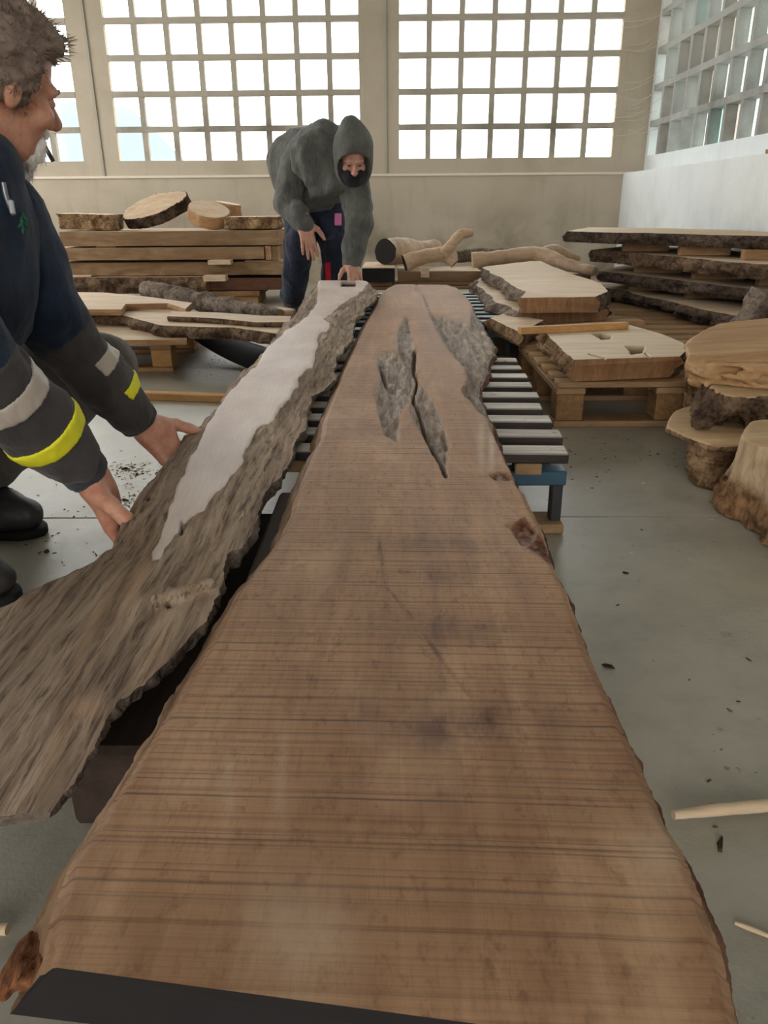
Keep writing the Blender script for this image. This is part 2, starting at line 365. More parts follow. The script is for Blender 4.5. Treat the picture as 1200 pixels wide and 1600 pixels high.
# floor: poured bays with saw-cut joints
fl = struct('floor', *boxVF((XL, YF, -.12), (XRU+.2, YB+.2, -.012)), M['joint'])
JY = float(PZ(1010, 807, 0)[1])
def slabbox(x0, x1, y0, y1): struct('concrete_bay', *boxVF((x0+.0025, y0+.0025, -.03), (x1-.0025, y1-.0025, 0), .002), M['floor'], fl)
ys = [YF, JY-4.0, JY, JY+4.0, YB+.2]
xs = [XL, -3.2, XRU+.2]
for x0, x1 in zip(xs[:-1], xs[1:]):
    for y0, y1 in zip(ys[:-1], ys[1:]): slabbox(x0, x1, y0, y1)
struct('ceiling', *boxVF((XL-.3, YF-.3, ZC), (XRU+.6, YB+.4, ZC+.15)), M['ceiling'])
PIT, PANE = .30, .25
Z0 = 1.135; ROWS = 8; ZT = Z0+ROWS*PIT-.05
xw3 = float(PY(624, 225, YB)[0]); xw2 = float(PY(562, 180, YB)[0])-8*PIT+.05; xw1 = xw2-.30-8*PIT
X3 = xw3+7*PIT-.05; ZS = zpix(273, YB, 700)
# back wall: foot, frame band, piers and head
struct('wall_back', *join(boxVF((XL, YB-.03, 0), (XRU, YB+.25, ZS)), boxVF((XL, YB, ZS), (XRU+.4, YB+.25, Z0)), boxVF((XL, YB, ZT), (XRU+.4, YB+.25, ZC)),
    boxVF((X3, YB, Z0), (XRU+.4, YB+.06, ZT)), boxVF((xw2+8*PIT-.05, YB, Z0), (xw3, YB+.06, ZT)), boxVF((xw1+8*PIT-.05, YB, Z0), (xw2, YB+.06, ZT)), boxVF((XL, YB, Z0), (xw1, YB+.06, ZT))), M['wall_back'])
struct('trim_1', *boxVF((XL, YB-.045, ZS-.012), (XRU, YB+.02, ZS+.012), .004), M['ledge'])
for k, x in enumerate((xw2-.17, (xw2+8*PIT+xw3)/2+.03)): struct('trim_%d' % (k+2), *boxVF((x-.012, YB-.014, ZS), (x+.012, YB+.01, ZC)), M['grid'])
def grid_window(name, x0, y0, cols, along, depth, glass, gm=None):
    """openwork window: upright and level bars, one pane of glass in each cell"""
    w = thing(name, None, None, (x0, y0, Z0), kind='structure'); gm = gm or M['grid']
    def bx(a0, a1, d0, d1, z0, z1, jit=0.0):
        lo, hi = ((x0+a0, y0+d0, z0), (x0+a1, y0+d1, z1)) if along == 'x' else ((x0+d0, y0-a1, z0), (x0+d1, y0-a0, z1))
        return boxVF(lo, hi, 0)
    for c in range(1, cols): part(w, 'mullion', *bx(c*PIT-.05, c*PIT, 0, depth, Z0, ZT), gm, False)
    for r in range(1, ROWS): part(w, 'transom', *bx(0, cols*PIT-.05, -.004, depth, Z0+r*PIT-.05, Z0+r*PIT), gm, False)
    me = None
    for c in range(cols):
        for r in range(ROWS):
            a, z = c*PIT, Z0+r*PIT
            m = glass if not isinstance(glass, list) else glass[[0, 0, 1, 0, 2, 1, 0][(c*5+r*3+(c*r) % 4) % 7]]
            part(w, 'pane', *bx(a, a+PANE, depth-.014, depth-.010, z, z+PANE), m, False)
    return w
grid_window('window_1', xw1, YB, 8, 'x', .05, M['glass'])
grid_window('window_2', xw2, YB, 8, 'x', .05, M['glass'])
grid_window('window_3', xw3, YB, 7, 'x', .05, M['glass'])
# right wall: thick foot with a ledge, glazed grid above
WY = YB-.06; NR = 14
struct('wall_right', *join(boxVF((XR, YF, 0), (XRU+.25, YB, ZS)), boxVF((XRU, YF, ZS), (XRU+.25, YB, Z0)), boxVF((XRU, YF, ZT), (XRU+.25, YB, ZC)),
    boxVF((XRU, WY, Z0), (XRU+.25, YB, ZT)), boxVF((XRU, YF, Z0), (XRU+.25, WY-NR*PIT+.05, ZT))), M['wall_right'])
grid_window('window_4', XRU, WY, NR, 'y', .10, M['dusty'], M['grid_right'])
# unseen sides: left wall with a long window band, front wall with the open loading door
struct('wall_left', *join(boxVF((XL-.25, YF, 0), (XL, YB, 1.2)), boxVF((XL-.25, YF, 3.9), (XL, YB, ZC)), boxVF((XL-.25, YF, 1.2), (XL, 2.6, 3.9)), boxVF((XL-.25, 7.4, 1.2), (XL, YB, 3.9)), boxVF((XL-.25, 2.6, 1.2), (XL, 3.0, 3.9))), M['wall_right'])
struct('wall_front', *join(boxVF((XL, YF-.25, 0), (-2.6, YF, ZC)), boxVF((1.0, YF-.25, 0), (XRU+.25, YF, ZC)), boxVF((-2.6, YF-.25, 3.0), (1.0, YF, ZC))), M['wall_right'])
struct('ground', *boxVF((-60, -60, -.4), (60, 60, -.2)), plain('yard_concrete', srgb(150, 148, 140), .9, .1, 2, .15))
# added blue mound, stands in for blue sky behind the lower left panes
hx = np.linspace(-190, -30, 60); prof = np.interp(hx, [-190, -110, -60, -53, -49, -44, -38, -30], [30, 26, 20.5, 18.5, 12, 8, 3, -1])+1.2*n1(hx, .05, 3)
V = np.concatenate([np.stack([hx, 0*hx+150, 0*hx-2], 1), np.stack([hx, 0*hx+165, np.maximum(prof*.8, -1)], 1), np.stack([hx, 0*hx+180, prof], 1), np.stack([hx, 0*hx+260, 0*hx-2], 1)])
struct('blue_sky_mound', V, grid_faces_(4, 60), plain('blue_sky_stand_in', (.165, .215, .235), 1.0, 0.0), smooth=True)
# ------------------------------------------------------------------ live-edge slabs
def resample(L, n):
    L = np.asarray(L, float); d = np.r_[0, np.cumsum(np.linalg.norm(np.diff(L, axis=0), axis=1))]; s = np.linspace(0, d[-1], n)
    return np.stack([np.interp(s, d, L[:, k]) for k in range(L.shape[1])], 1)
def grid_faces(N, K):
    i = np.arange(N-1)[:, None]*K+np.arange(K-1)[None]; return np.stack([i, i+1, i+K+1, i+K], -1).reshape(-1, 4)
def slab_parts(t, G, thick, faces, sides, ends, A=None, wane=(.01, .01), rough=(.01, .01), M_=7, nsc=14, seed=0, flip=False, parts=('sawn_face', 'bark_edge', 'end_cut'), zbot=None):
    """G[N,K,3] top surface, row by row from left edge to right edge. thick: number or array[N].
    sides=(left material, right material); the wavy bark runs from the top edge down to the underside"""
    N, K = G.shape[:2]; th = np.broadcast_to(np.asarray(thick, float), (N,))
    strips = []
    if zbot is None: zb = np.median(G[..., 2], axis=1)-th; zbot = np.stack([zb, zb], 1)
    for side, k in ((0, 0), (1, K-1)):
        e = G[:, k]; inner = G[:, 1 if side == 0 else K-2]
        tang = np.gradient(e[:, :2], axis=0)
        # smooth the run of the edge to get a steady outward direction
        ker = np.ones(9)/9; tang = np.stack([np.convolve(np.pad(tang[:, q], 4, 'edge'), ker, 'valid') for q in (0, 1)], 1)
        nn = np.stack([tang[:, 1], -tang[:, 0]], 1); nn /= np.maximum(np.linalg.norm(nn, axis=1, keepdims=True), 1e-9)
        sg = np.sign(((e-inner)[:, :2]*nn).sum(1).mean()) or 1; nn *= sg
        m = np.linspace(0, 1, M_); S = np.zeros((N, M_, 3))
        for j, mm in enumerate(m):
            base = e.copy(); base[:, 2] = base[:, 2]*(1-mm)+zbot[:, side]*mm
            q = np.stack([base[:, 0], base[:, 1], base[:, 2]*2+0*mm], 1)
            out = wane[side]*mm + 1.4*rough[side]*(fbm(q, nsc, 5, seed+side*31, .6))*min(1, mm*3) + rough[side]*.9*math.sin(math.pi*mm)
            base[:, :2] += nn*out[:, None]; S[:, j] = base
        strips.append(S)
    F = grid_faces(N, K); V = G.reshape(-1, 3)
    up = np.cross(G[0, 1]-G[0, 0], G[1, 0]-G[0, 0])[2]
    if up < 0: F = F[:, ::-1]
    att = None if A is None else A.reshape(-1, 4)
    top = part(t, parts[0], V, F, faces, True, attrs=att)
    for side, S in enumerate(strips):
        FF = grid_faces(N, M_)
        if (side == 0) == (up > 0): FF = FF[:, ::-1]
        part(t, parts[1], S.reshape(-1, 3), FF, sides[side], True)
    # underside
    U = np.stack([strips[0][:, -1], strips[1][:, -1]], 1); FU = grid_faces(N, 2)
    part(t, 'underside', U.reshape(-1, 3), FU if up < 0 else FU[:, ::-1], faces if ends is None else ends[0], False)
    # cut ends
    for q, r in enumerate((0, N-1)):
        loop = np.concatenate([G[r], strips[1][r, 1:], strips[0][r, ::-1][:-1]]); f = list(range(len(loop)))
        part(t, parts[2], loop, [f if (q == 0) == (up < 0) else f[::-1]], ends[q] if ends else faces, False)
    return top
def inpoly(u, v, poly):
    poly = np.asarray(poly, float); r = np.zeros(u.shape, bool)
    for (x0, y0), (x1, y1) in zip(poly, np.roll(poly, -1, 0)):
        c = (y0 > v) != (y1 > v); r ^= c & (u < (x1-x0)*(v-y0)/((y1-y0) if y1 != y0 else 1e-9)+x0)
    return r
def dpoly(u, v, poly):
    """signed distance to a closed outline, negative inside"""
    poly = np.asarray(poly, float); d = np.full(u.shape, 1e9)
    for a, b in zip(poly, np.roll(poly, -1, 0)):
        ba = b-a; h = np.clip(((u-a[0])*ba[0]+(v-a[1])*ba[1])/max(ba@ba, 1e-9), 0, 1)
        d = np.minimum(d, np.hypot(u-a[0]-h*ba[0], v-a[1]-h*ba[1]))
    return np.where(inpoly(u, v, poly), -d, d)
def dline(u, v, pts):
    d = np.full(u.shape, 1e9); pts = np.asarray(pts, float)
    for a, b in zip(pts[:-1], pts[1:]):
        ba = b-a; h = np.clip(((u-a[0])*ba[0]+(v-a[1])*ba[1])/max(ba@ba, 1e-9), 0, 1); d = np.minimum(d, np.hypot(u-a[0]-h*ba[0], v-a[1]-h*ba[1]))
    return d
def sstep(a, b, x): t = np.clip((x-a)/(b-a), 0, 1); return t*t*(3-2*t)
def edge_px(lst, vs_, jag=0.0, seed=0, js=.05):
    l = sorted([(v, u) for u, v in lst]); vv = np.array([a for a, b in l]); uu = np.array([b for a, b in l])
    u = np.interp(vs_, vv, uu)
    if jag: u = u+jag*n1(vs_, js, seed, 4)
    return u
# ---- the great sawn slab that runs away from the camera
def slab_material():
    t = NT('great_slab_face'); at = t.n('ShaderNodeAttribute'); at.attribute_name = 'mask'; sp = t.n('ShaderNodeSeparateColor'); t.l(at.outputs['Color'], sp.inputs[0])
    R, G, B, A = sp.outputs[0], sp.outputs[1], sp.outputs[2], at.outputs['Alpha']
    co = t.n('ShaderNodeTexCoord'); s = t.n('ShaderNodeSeparateXYZ'); t.l(co.outputs['Object'], s.inputs[0])
    wob = t.noise(t.coord((1.5, .2, 1)), 3, 2)
    w = t.math('ADD', t.math('MULTIPLY_ADD', s.outputs['X'], .035, s.outputs['Y']), t.math('MULTIPLY', wob, .006))
    vo = t.n('ShaderNodeTexVoronoi'); vo.voronoi_dimensions = '1D'; vo.feature = 'DISTANCE_TO_EDGE'; vo.inputs['Scale'].default_value = 48; t.l(w, vo.inputs['W'])
    vo2 = t.n('ShaderNodeTexVoronoi'); vo2.voronoi_dimensions = '1D'; vo2.feature = 'F1'; vo2.inputs['Scale'].default_value = 48; t.l(w, vo2.inputs['W'])
    nf = t.n('ShaderNodeTexNoise'); nf.noise_dimensions = '1D'; nf.inputs['Scale'].default_value = 170; nf.inputs['Detail'].default_value = 4; t.l(w, nf.inputs['W'])
    cellh = t.n('ShaderNodeSeparateColor'); t.l(vo2.outputs['Color'], cellh.inputs[0])
    pres = t.noise(t.coord((2.0, 6, 1)), 2.2, 3)
    line = t.math('MULTIPLY', t.ramp(vo.outputs['Distance'], [(.0, 1.0), (.085, 0.0)]), t.math('MULTIPLY', t.math('POWER', cellh.outputs[0], 1.6), t.ramp(pres, [(.25, .45), (.55, 1.0)])))
    vc = t.n('ShaderNodeTexVoronoi'); vc.voronoi_dimensions = '1D'; vc.feature = 'DISTANCE_TO_EDGE'; vc.inputs['Scale'].default_value = 27; t.l(w, vc.inputs['W'])
    vd = t.n('ShaderNodeTexVoronoi'); vd.voronoi_dimensions = '1D'; vd.feature = 'F1'; vd.inputs['Scale'].default_value = 27; t.l(w, vd.inputs['W'])
    cc = t.n('ShaderNodeSeparateColor'); t.l(vd.outputs['Color'], cc.inputs[0])
    coarse = t.math('MULTIPLY', t.ramp(vc.outputs['Distance'], [(.0, 1.0), (.055, 0.0)]), t.math('MULTIPLY', t.math('POWER', cc.outputs[0], 1.0), t.ramp(t.noise(t.coord((3, 9, 1)), 1.7, 3), [(.32, .15), (.55, 1.0)])))
    line = t.math('MAXIMUM', t.math('MULTIPLY', line, .65), coarse)
    gv = t.coord((1, .09, 1)); gr = t.noise(gv, 26, 7, .62, .5); big = t.noise(t.coord((1, .5, 1)), 3.2, 4, .55); fib = t.noise(t.coord((1, .03, 1)), 160, 3, .6)
    spk = t.noise(t.coord((1, .6, 1)), 70, 4, .7)
    c = t.ramp(gr, [(.25, srgb(150, 110, 78)), (.5, srgb(178, 138, 104)), (.72, srgb(198, 160, 126))])
    c = t.mix(t.ramp(big, [(.36, .55), (.6, 0.0)]), c, srgb(130, 92, 62))
    c = t.mix(t.ramp(t.noise(t.coord((1, .25, 1)), 2.1, 3), [(.55, 0.0), (.75, .5)]), c, srgb(196, 150, 112))
    c = t.mix(t.math('MULTIPLY', t.ramp(nf.outputs['Fac'], [(.34, 1.0), (.52, 0.0)]), .42), c, srgb(112, 76, 50))
    c = t.mix(t.math('MULTIPLY', t.ramp(spk, [(.3, 1.0), (.46, 0.0)]), .6), c, srgb(112, 76, 52))
    c = t.mix(t.math('MULTIPLY', t.ramp(t.noise(t.coord((1, .12, 1)), 240, 4, .7), [(.34, 1.0), (.46, 0.0)]), .22), c, srgb(106, 72, 50))
    c = t.mix(t.math('MULTIPLY', t.ramp(t.noise(t.coord((1, .5, 1)), 9, 5, .65), [(.54, 0.0), (.7, 1.0)]), .4), c, srgb(206, 170, 136))
    c = t.mix(.3, c, t.ramp(t.math('ADD', t.math('MULTIPLY', cc.outputs[1], .5), t.math('MULTIPLY', cellh.outputs[1], .5)), [(.2, .72), (.8, 1.0)]), 'MULTIPLY')
    c = t.mix(t.math('MULTIPLY', line, .92), c, srgb(54, 32, 22))
    c = t.mix(t.math('MULTIPLY', t.ramp(fib, [(.3, 1.0), (.42, 0.0)]), .12), c, srgb(100, 66, 44))
    # stain, pale streaks, weathered hollows, torn knots
    st = t.math('MULTIPLY', G, t.ramp(t.noise(t.coord((1, .35, 1)), 22, 5, .65), [(.34, 0.0), (.62, 1.0)]))
    c = t.mix(st, c, srgb(74, 44, 40))
    c = t.mix(t.math('MULTIPLY', B, t.ramp(t.noise(t.coord((1, .4, 1)), 16, 4), [(.3, .25), (.65, 1.0)])), c, srgb(200, 180, 156))
    rg = t.noise(t.coord((1, .16, 1)), 60, 7, .7, .4); rc = t.ramp(rg, [(.3, srgb(92, 74, 64)), (.47, srgb(150, 130, 114)), (.66, srgb(194, 174, 156))])
    c = t.mix(t.ramp(R, [(.2, 0.0), (.6, 1.0)]), c, rc)
    kn = t.ramp(t.noise(t.coord((.5, 1, 1)), 55, 6, .7, 1.0), [(.36, srgb(44, 26, 18)), (.6, srgb(134, 84, 54))])
    c = t.mix(A, c, kn)
    step = t.math('ADD', t.math('MULTIPLY', cellh.outputs[1], .3), t.math('MULTIPLY', cc.outputs[1], .6))
    h = t.math('ADD', t.math('ADD', t.math('MULTIPLY', line, -1.0), step), t.math('MULTIPLY', nf.outputs['Fac'], .35))
    nb = t.bump(h, .0022, .9); nb = t.bump(t.math('MULTIPLY', rg, R), .012, 1.0, nb); nb = t.bump(spk, .0006, 1, nb)
    return t.fin(c, t.ramp(gr, [(.3, .56), (.7, .72)]), nb, .28)
def board_material():
    t = NT('bark_board_face'); at = t.n('ShaderNodeAttribute'); at.attribute_name = 'mask'; sp = t.n('ShaderNodeSeparateColor'); t.l(at.outputs['Color'], sp.inputs[0])
    R, G, B = sp.outputs[0], sp.outputs[1], sp.outputs[2]
    rot = (0, 0, math.radians(-4)); st = (1, .10, 1)
    g = t.noise(t.coord(st, rot=rot), 34, 8, .66, .6); f = t.noise(t.coord((1, .05, 1), rot=rot), 130, 5, .65); big = t.noise(t.coord((1, .35, 1), rot=rot), 5, 5, .6)
    brk = t.ramp(g, [(.30, srgb(98, 80, 66)), (.46, srgb(150, 128, 108)), (.66, srgb(190, 168, 146))])
    brk = t.mix(t.ramp(big, [(.36, .5), (.58, 0.0)]), brk, srgb(96, 78, 62)); brk = t.mix(t.math('MULTIPLY', t.ramp(f, [(.34, 1.0), (.50, 0.0)]), .85), brk, srgb(66, 50, 42))
    brk = t.mix(t.math('MULTIPLY', G, .75), brk, srgb(176, 140, 108))
    pl = t.ramp(t.noise(t.coord((1, .4, 1), rot=rot), 9, 6, .6), [(.3, srgb(196, 176, 166)), (.6, srgb(216, 200, 190)), (.8, srgb(222, 210, 204))])
    wv = t.n('ShaderNodeTexWave'); wv.inputs['Scale'].default_value = 26; wv.inputs['Distortion'].default_value = 5; wv.inputs['Detail'].default_value = 2; t.l(t.coord(rot=rot), wv.inputs['Vector'])
    pl = t.mix(t.math('MULTIPLY', wv.outputs['Fac'], .10), pl, srgb(176, 156, 150))
    m = t.math('ADD', R, t.math('MULTIPLY', t.math('SUBTRACT', f, .5), .8)); c = t.mix(t.ramp(m, [(.4, 0.0), (.6, 1.0)]), pl, brk)
    c = t.mix(B, c, srgb(30, 22, 18))
    hb = t.math('MULTIPLY', t.math('ADD', g, t.math('MULTIPLY', f, .5)), R)
    return t.fin(c, t.ramp(R, [(.3, .55), (.7, .85)]), t.bump(hb, .005), .25)
M['great'] = slab_material(); M['barkboard'] = board_material()
M['wane'] = bark('weathered_wane', srgb(170, 138, 108), srgb(96, 70, 50), 12, .006, (1, .12, 1), .75)
M['wane_red'] = bark('reddish_wane', srgb(130, 92, 72), srgb(60, 38, 30), 14, .01, (1, .2, 1), .8)
TOPZ = .245
def great_slab():
    Lp = [(60, 1508), (75, 1415), (100, 1350), (170, 1245), (200, 1200), (240, 1140), (280, 1075), (330, 995), (370, 920), (435, 835), (456, 788), (466, 755), (494, 695), (514, 632), (530, 590), (546, 555), (560, 520), (577, 490), (592, 462), (604, 450), (618, 444)]
    Rp = [(1190, 1665), (1160, 1600), (1130, 1470), (1070, 1320), (1040, 1275), (1005, 1190), (975, 1130), (920, 1010), (885, 915), (866, 880), (846, 815), (813, 755), (794, 715), (766, 640), (748, 600), (752, 588), (765, 566), (774, 532), (757, 500), (744, 482), (730, 462), (715, 450), (700, 445)]
    N, K = 420, 150; s = np.linspace(0, 1, N); vL = 1508+(444-1508)*s; vR = vL+np.clip((vL-1150)/(1508-1150), 0, 1)**1.5*150+1
    uL = edge_px(Lp, vL, 2.0, 3); jag = np.where((vR > 480) & (vR < 600), 6.0, 1.5); uR = edge_px(Rp, vR)+jag*n1(vR, .14, 9, 3)
    q = np.linspace(0, 1, K)[None]; u = uL[:, None]*(1-q)+uR[:, None]*q; v = vL[:, None]*(1-q)+vR[:, None]*q
    G = PZ(u, v, np.full(u.shape, TOPZ)); A = np.zeros(u.shape+(4,), np.float32)
    sc = .35+.65*np.clip((v-444)/700, 0, 1)
    wob = 5*sc*fbm(np.stack([u*.06, v*.04, 0*u], -1), 1, 3, 5)
    hol = np.minimum(dpoly(u, v, [(634, 496), (642, 509), (650, 550), (652, 589), (665, 610), (682, 629), (693, 657), (704, 694), (695, 722), (695, 743), (680, 709), (665, 677), (648, 659), (642, 629), (634, 600), (630, 560), (622, 540), (620, 522)]),
        dpoly(u, v, [(590, 554), (607, 550), (620, 554), (640, 580), (646, 620), (624, 640), (622, 692), (603, 677), (591, 629), (588, 610), (596, 591)]))+wob
    grey = np.minimum(dpoly(u, v, [(672, 488), (684, 494), (710, 497), (734, 508), (740, 484), (750, 480), (800, 535), (800, 590), (727, 570), (710, 554), (695, 535), (680, 509)]),
        dpoly(u, v, [(727, 560), (770, 580), (800, 640), (770, 650), (748, 640), (724, 610), (733, 590)]))+wob*.8
    grey = np.minimum(grey, dpoly(u, v, [(748, 640), (800, 640), (840, 760), (812, 760), (790, 715), (764, 655)])+wob*.5)
    knot = dpoly(u, v, [(790, 820), (820, 812), (848, 840), (872, 882), (850, 872), (815, 850)])+wob
    knot = np.minimum(knot, dpoly(u, v, [(765, 742), (790, 738), (806, 748), (780, 752)])+wob*.6)
    A[..., 0] = np.maximum(sstep(3, -2, hol), sstep(3, -2, grey))
    A[..., 3] = sstep(3, -3, knot)
    crack = np.minimum(dline(u, v, [(648, 545), (646, 575), (652, 592), (645, 618), (655, 640), (665, 678), (684, 715), (697, 744)]), dline(u, v, [(594, 572), (600, 590), (606, 604)])+1)
    fine = np.minimum(dline(u, v, [(592, 840), (602, 915), (640, 960), (668, 1000), (700, 1045), (735, 1090), (738, 1130)]), dline(u, v, [(650, 441), (651, 452), (662, 462), (672, 490)]))
    A[..., 3] = np.maximum(A[..., 3], .85*sstep(3.4, .8, crack+wob*.3)*(v < 750)); A[..., 1] = np.maximum(A[..., 1], sstep(3.5, .5, fine+wob*.5)*.9)
    for cu, cv, ru, rv, k in [(690, 850, 70, 14, .7), (690, 895, 60, 18, .6), (690, 985, 90, 22, .6), (640, 965, 50, 30, .35), (745, 1135, 130, 40, .95), (820, 1160, 90, 26, .5), (640, 1110, 110, 24, .4), (600, 1285, 60, 18, .4), (985, 1190, 40, 40, .5), (500, 560, 30, 60, .15), (690, 1255, 50, 18, .4), (240, 1475, 60, 20, .25)]:
        A[..., 1] = np.maximum(A[..., 1], k*np.exp(-((u-cu)/ru)**2-((v-cv)/rv)**2))
    for cu, cv, ru, rv, k in [(470, 1450, 70, 75, .75), (440, 1210, 10, 90, .36), (356, 1215, 12, 60, .32), (590, 690, 50, 10, .3), (752, 690, 6, 46, .6), (768, 705, 5, 36, .8), (1030, 1330, 40, 60, .35), (520, 650, 40, 20, .25), (470, 1560, 90, 20, .3), (720, 560, 12, 20, .3)]:
        A[..., 2] = np.maximum(A[..., 2], k*np.exp(-((u-cu)/ru)**2-((v-cv)/rv)**2))
    P3 = G*np.array((1, .25, 1))
    rel = fbm(P3, 60, 4, 2); dz = -A[..., 0]*(.009+.010*rel)-np.clip(sstep(6, -6, hol), 0, 1)*.006
    dz -= .035*sstep(3.2, 0, crack+wob*.3)*(v < 750); dz -= .004*sstep(2, .3, fine)*(v < 480)
    dz += A[..., 3]*.010*(fbm(G*np.array((1, .5, 1)), 50, 4, 8)-.3)*(knot < 6)
    edge = np.minimum(q, 1-q)*np.abs(uR-uL)[:, None]; wid = np.linalg.norm(G[:, -1]-G[:, 0], axis=1)[:, None]; ed = np.minimum(q, 1-q)*wid
    dz -= .010*sstep(.012, 0, ed)
    drop = sstep(3, -6, grey)*.012; dz -= drop
    G[..., 2] = np.maximum(G[..., 2]+dz, TOPZ-.037)
    t = thing('timber_slab', 'long wide sawn brown timber slab with cross saw marks running from the foreground', 'timber slab', (0, .4, TOPZ-.04))
    slab_parts(t, G, .042, M['great'], (M['wane'], M['wane_red']), (M['blackend'], M['endgrain']), A, (.024, .008), (.003, .003), 8, 22, 3, parts=('sawn_face', 'waney_edge', 'end_cut'), zbot=np.full((N, 2), TOPZ-.041))
    # the torn, splintered corner by the dark end
    c = PZ(58, 1494, .222)
    def torn(P):
        q = P-c.astype(np.float32); d = ell(P, c, (.018, .032, .016)); return smax(d+.008*fbm(q*np.array((1.4, .5, 1), np.float32), 70, 4, 19)+.004, -(P[..., 2]-.205), .003)
    V, F = sdf(torn, c-.05, c+.05, .0022); part(t, 'torn_corner', V, F, bark('torn_orange_wood', srgb(150, 100, 66), srgb(70, 42, 28), 40, .004, (1, .3, 1)), True, 'torn orange-brown corner')
    return t
great_slab()
def bark_board():
    Lp = [(497, 438), (478, 458), (465, 480), (440, 505), (415, 535), (395, 560), (365, 585), (350, 605), (325, 640), (290, 670), (272, 692), (250, 720), (235, 737), (215, 760), (195, 792), (170, 840), (140, 866), (95, 885), (50, 905), (0, 932), (-70, 1000), (-150, 1110), (-240, 1290)]
    Rp = [(580, 438), (588, 448), (585, 462), (568, 474), (571, 480), (556, 487), (553, 500), (552, 522), (534, 540), (522, 562), (526, 580), (505, 592), (488, 606), (480, 632), (476, 660), (463, 674), (456, 700), (447, 722), (428, 742), (412, 765), (405, 790), (402, 800), (380, 848), (358, 856), (350, 872), (345, 905), (320, 960), (270, 1012), (225, 1055), (182, 1085), (165, 1110), (150, 1150), (120, 1200), (75, 1255)]
    N, K = 330, 90; s = np.linspace(0, 1, N); vR = 1255+(438-1255)*s; vL = vR+np.clip((vR-1050)/205, 0, 1)*32
    uL = edge_px(Lp, vL, 2.5, 13, .08); uR = edge_px(Rp, vR)+np.where(vR > 500, 3.5, 2.5)*n1(vR, .12, 21, 4)
    q = np.linspace(0, 1, K)[None]; u = uL[:, None]*(1-q)+uR[:, None]*q; v = vL[:, None]*(1-q)+vR[:, None]*q
    zL = np.interp(v, [438, 560, 650, 740, 850, 950, 1290], [.30, .275, .25, .225, .185, .175, .17]); zR = np.interp(v, [438, 560, 650, 740, 850, 1290], [.30, .275, .258, .245, .235, .215])
    G = PZ(u, v, zL*(1-q)+zR*q); A = np.zeros(u.shape+(4,), np.float32)
    wob = 4*fbm(np.stack([u*.05, v*.05, 0*u], -1), 1, 3, 15)
    pale = dpoly(u, v, [(500, 438), (545, 436), (575, 438), (566, 452), (540, 468), (520, 485), (506, 498), (516, 504), (518, 512), (495, 530), (488, 572), (475, 580), (460, 602), (450, 622), (430, 650), (410, 665), (385, 700), (375, 730), (345, 765), (320, 790), (302, 802), (272, 832), (250, 870), (238, 872), (262, 800), (290, 730), (310, 690), (330, 655), (350, 622), (380, 588), (420, 545), (470, 497), (497, 470)])+wob
    A[..., 0] = sstep(-4, 4, pale)
    for cu, cv, ru, rv, k in [(215, 900, 16, 60, .7), (150, 960, 14, 80, .5), (270, 610, 10, 30, .3), (130, 1095, 30, 14, .7), (90, 1150, 12, 70, .5), (320, 880, 12, 50, .5), (245, 1000, 18, 60, .45)]:
        A[..., 1] = np.maximum(A[..., 1], k*np.exp(-(((u-cu)+(v-cv)*.45)/ru)**2-((v-cv)/rv)**2))
    slot = dpoly(u, v, [(534, 440), (556, 440), (555, 445.5), (533, 445.5)]); A[..., 2] = sstep(1.5, -.5, slot)
    for cu, cv, ru, rv in [(283, 822, 3, 10), (231, 776, 3, 3), (262, 940, 4, 3)]: A[..., 2] = np.maximum(A[..., 2], .9*(((u-cu)/ru)**2+((v-cv)/rv)**2 < 1))
    rel = fbm(G*np.array((1, .3, 1)), 40, 5, 22)
    wid = np.linalg.norm(G[:, -1]-G[:, 0], axis=1)[:, None]; edR = (1-q)*wid; edL = q*wid
    long = fbm(np.stack([G[..., 0]+.3*G[..., 1], G[..., 1]*.12, 0*u], -1), 55, 3, 44); far = np.clip((900-v)/300, .25, 1)
    dz = -A[..., 0]*(.006+(.0035*rel+.003*long)*(.5+far))-A[..., 0]*.018*sstep(.09, 0, edR)*far-A[..., 0]*.012*sstep(.04, 0, edL)
    # ridges of torn bark across the right flank
    for (a, b, h) in [(((240, 935), (330, 905)), 12, .010), (((250, 937), (278, 880)), 10, .008)]:
        dz += h*sstep(b, 0, dline(u, v, a))
    G[..., 2] += dz-A[..., 2]*.02
    thk = np.interp(s, [0, .25, .5, 1], [.012, .02, .03, .035]); zb = np.stack([zL[:, 0]-thk-.01, zR[:, -1]-thk-.012], 1); zb = np.maximum(zb, np.where((vR > 590) & (vR < 740), .206, 0)[:, None])
    t = thing('bark_board', 'weathered bark-edged board with pale planed face, lifted by two workers', 'board', (float(G[..., 0].mean()), 2.0, .13))
    slab_parts(t, G, thk, M['barkboard'], (M['barkgrey'], M['barkgrey']), (M['barkgrey'], M['paleY']), A, (-.006, -.008), (.003, .005), 6, 30, 33, zbot=zb)
bark_board()
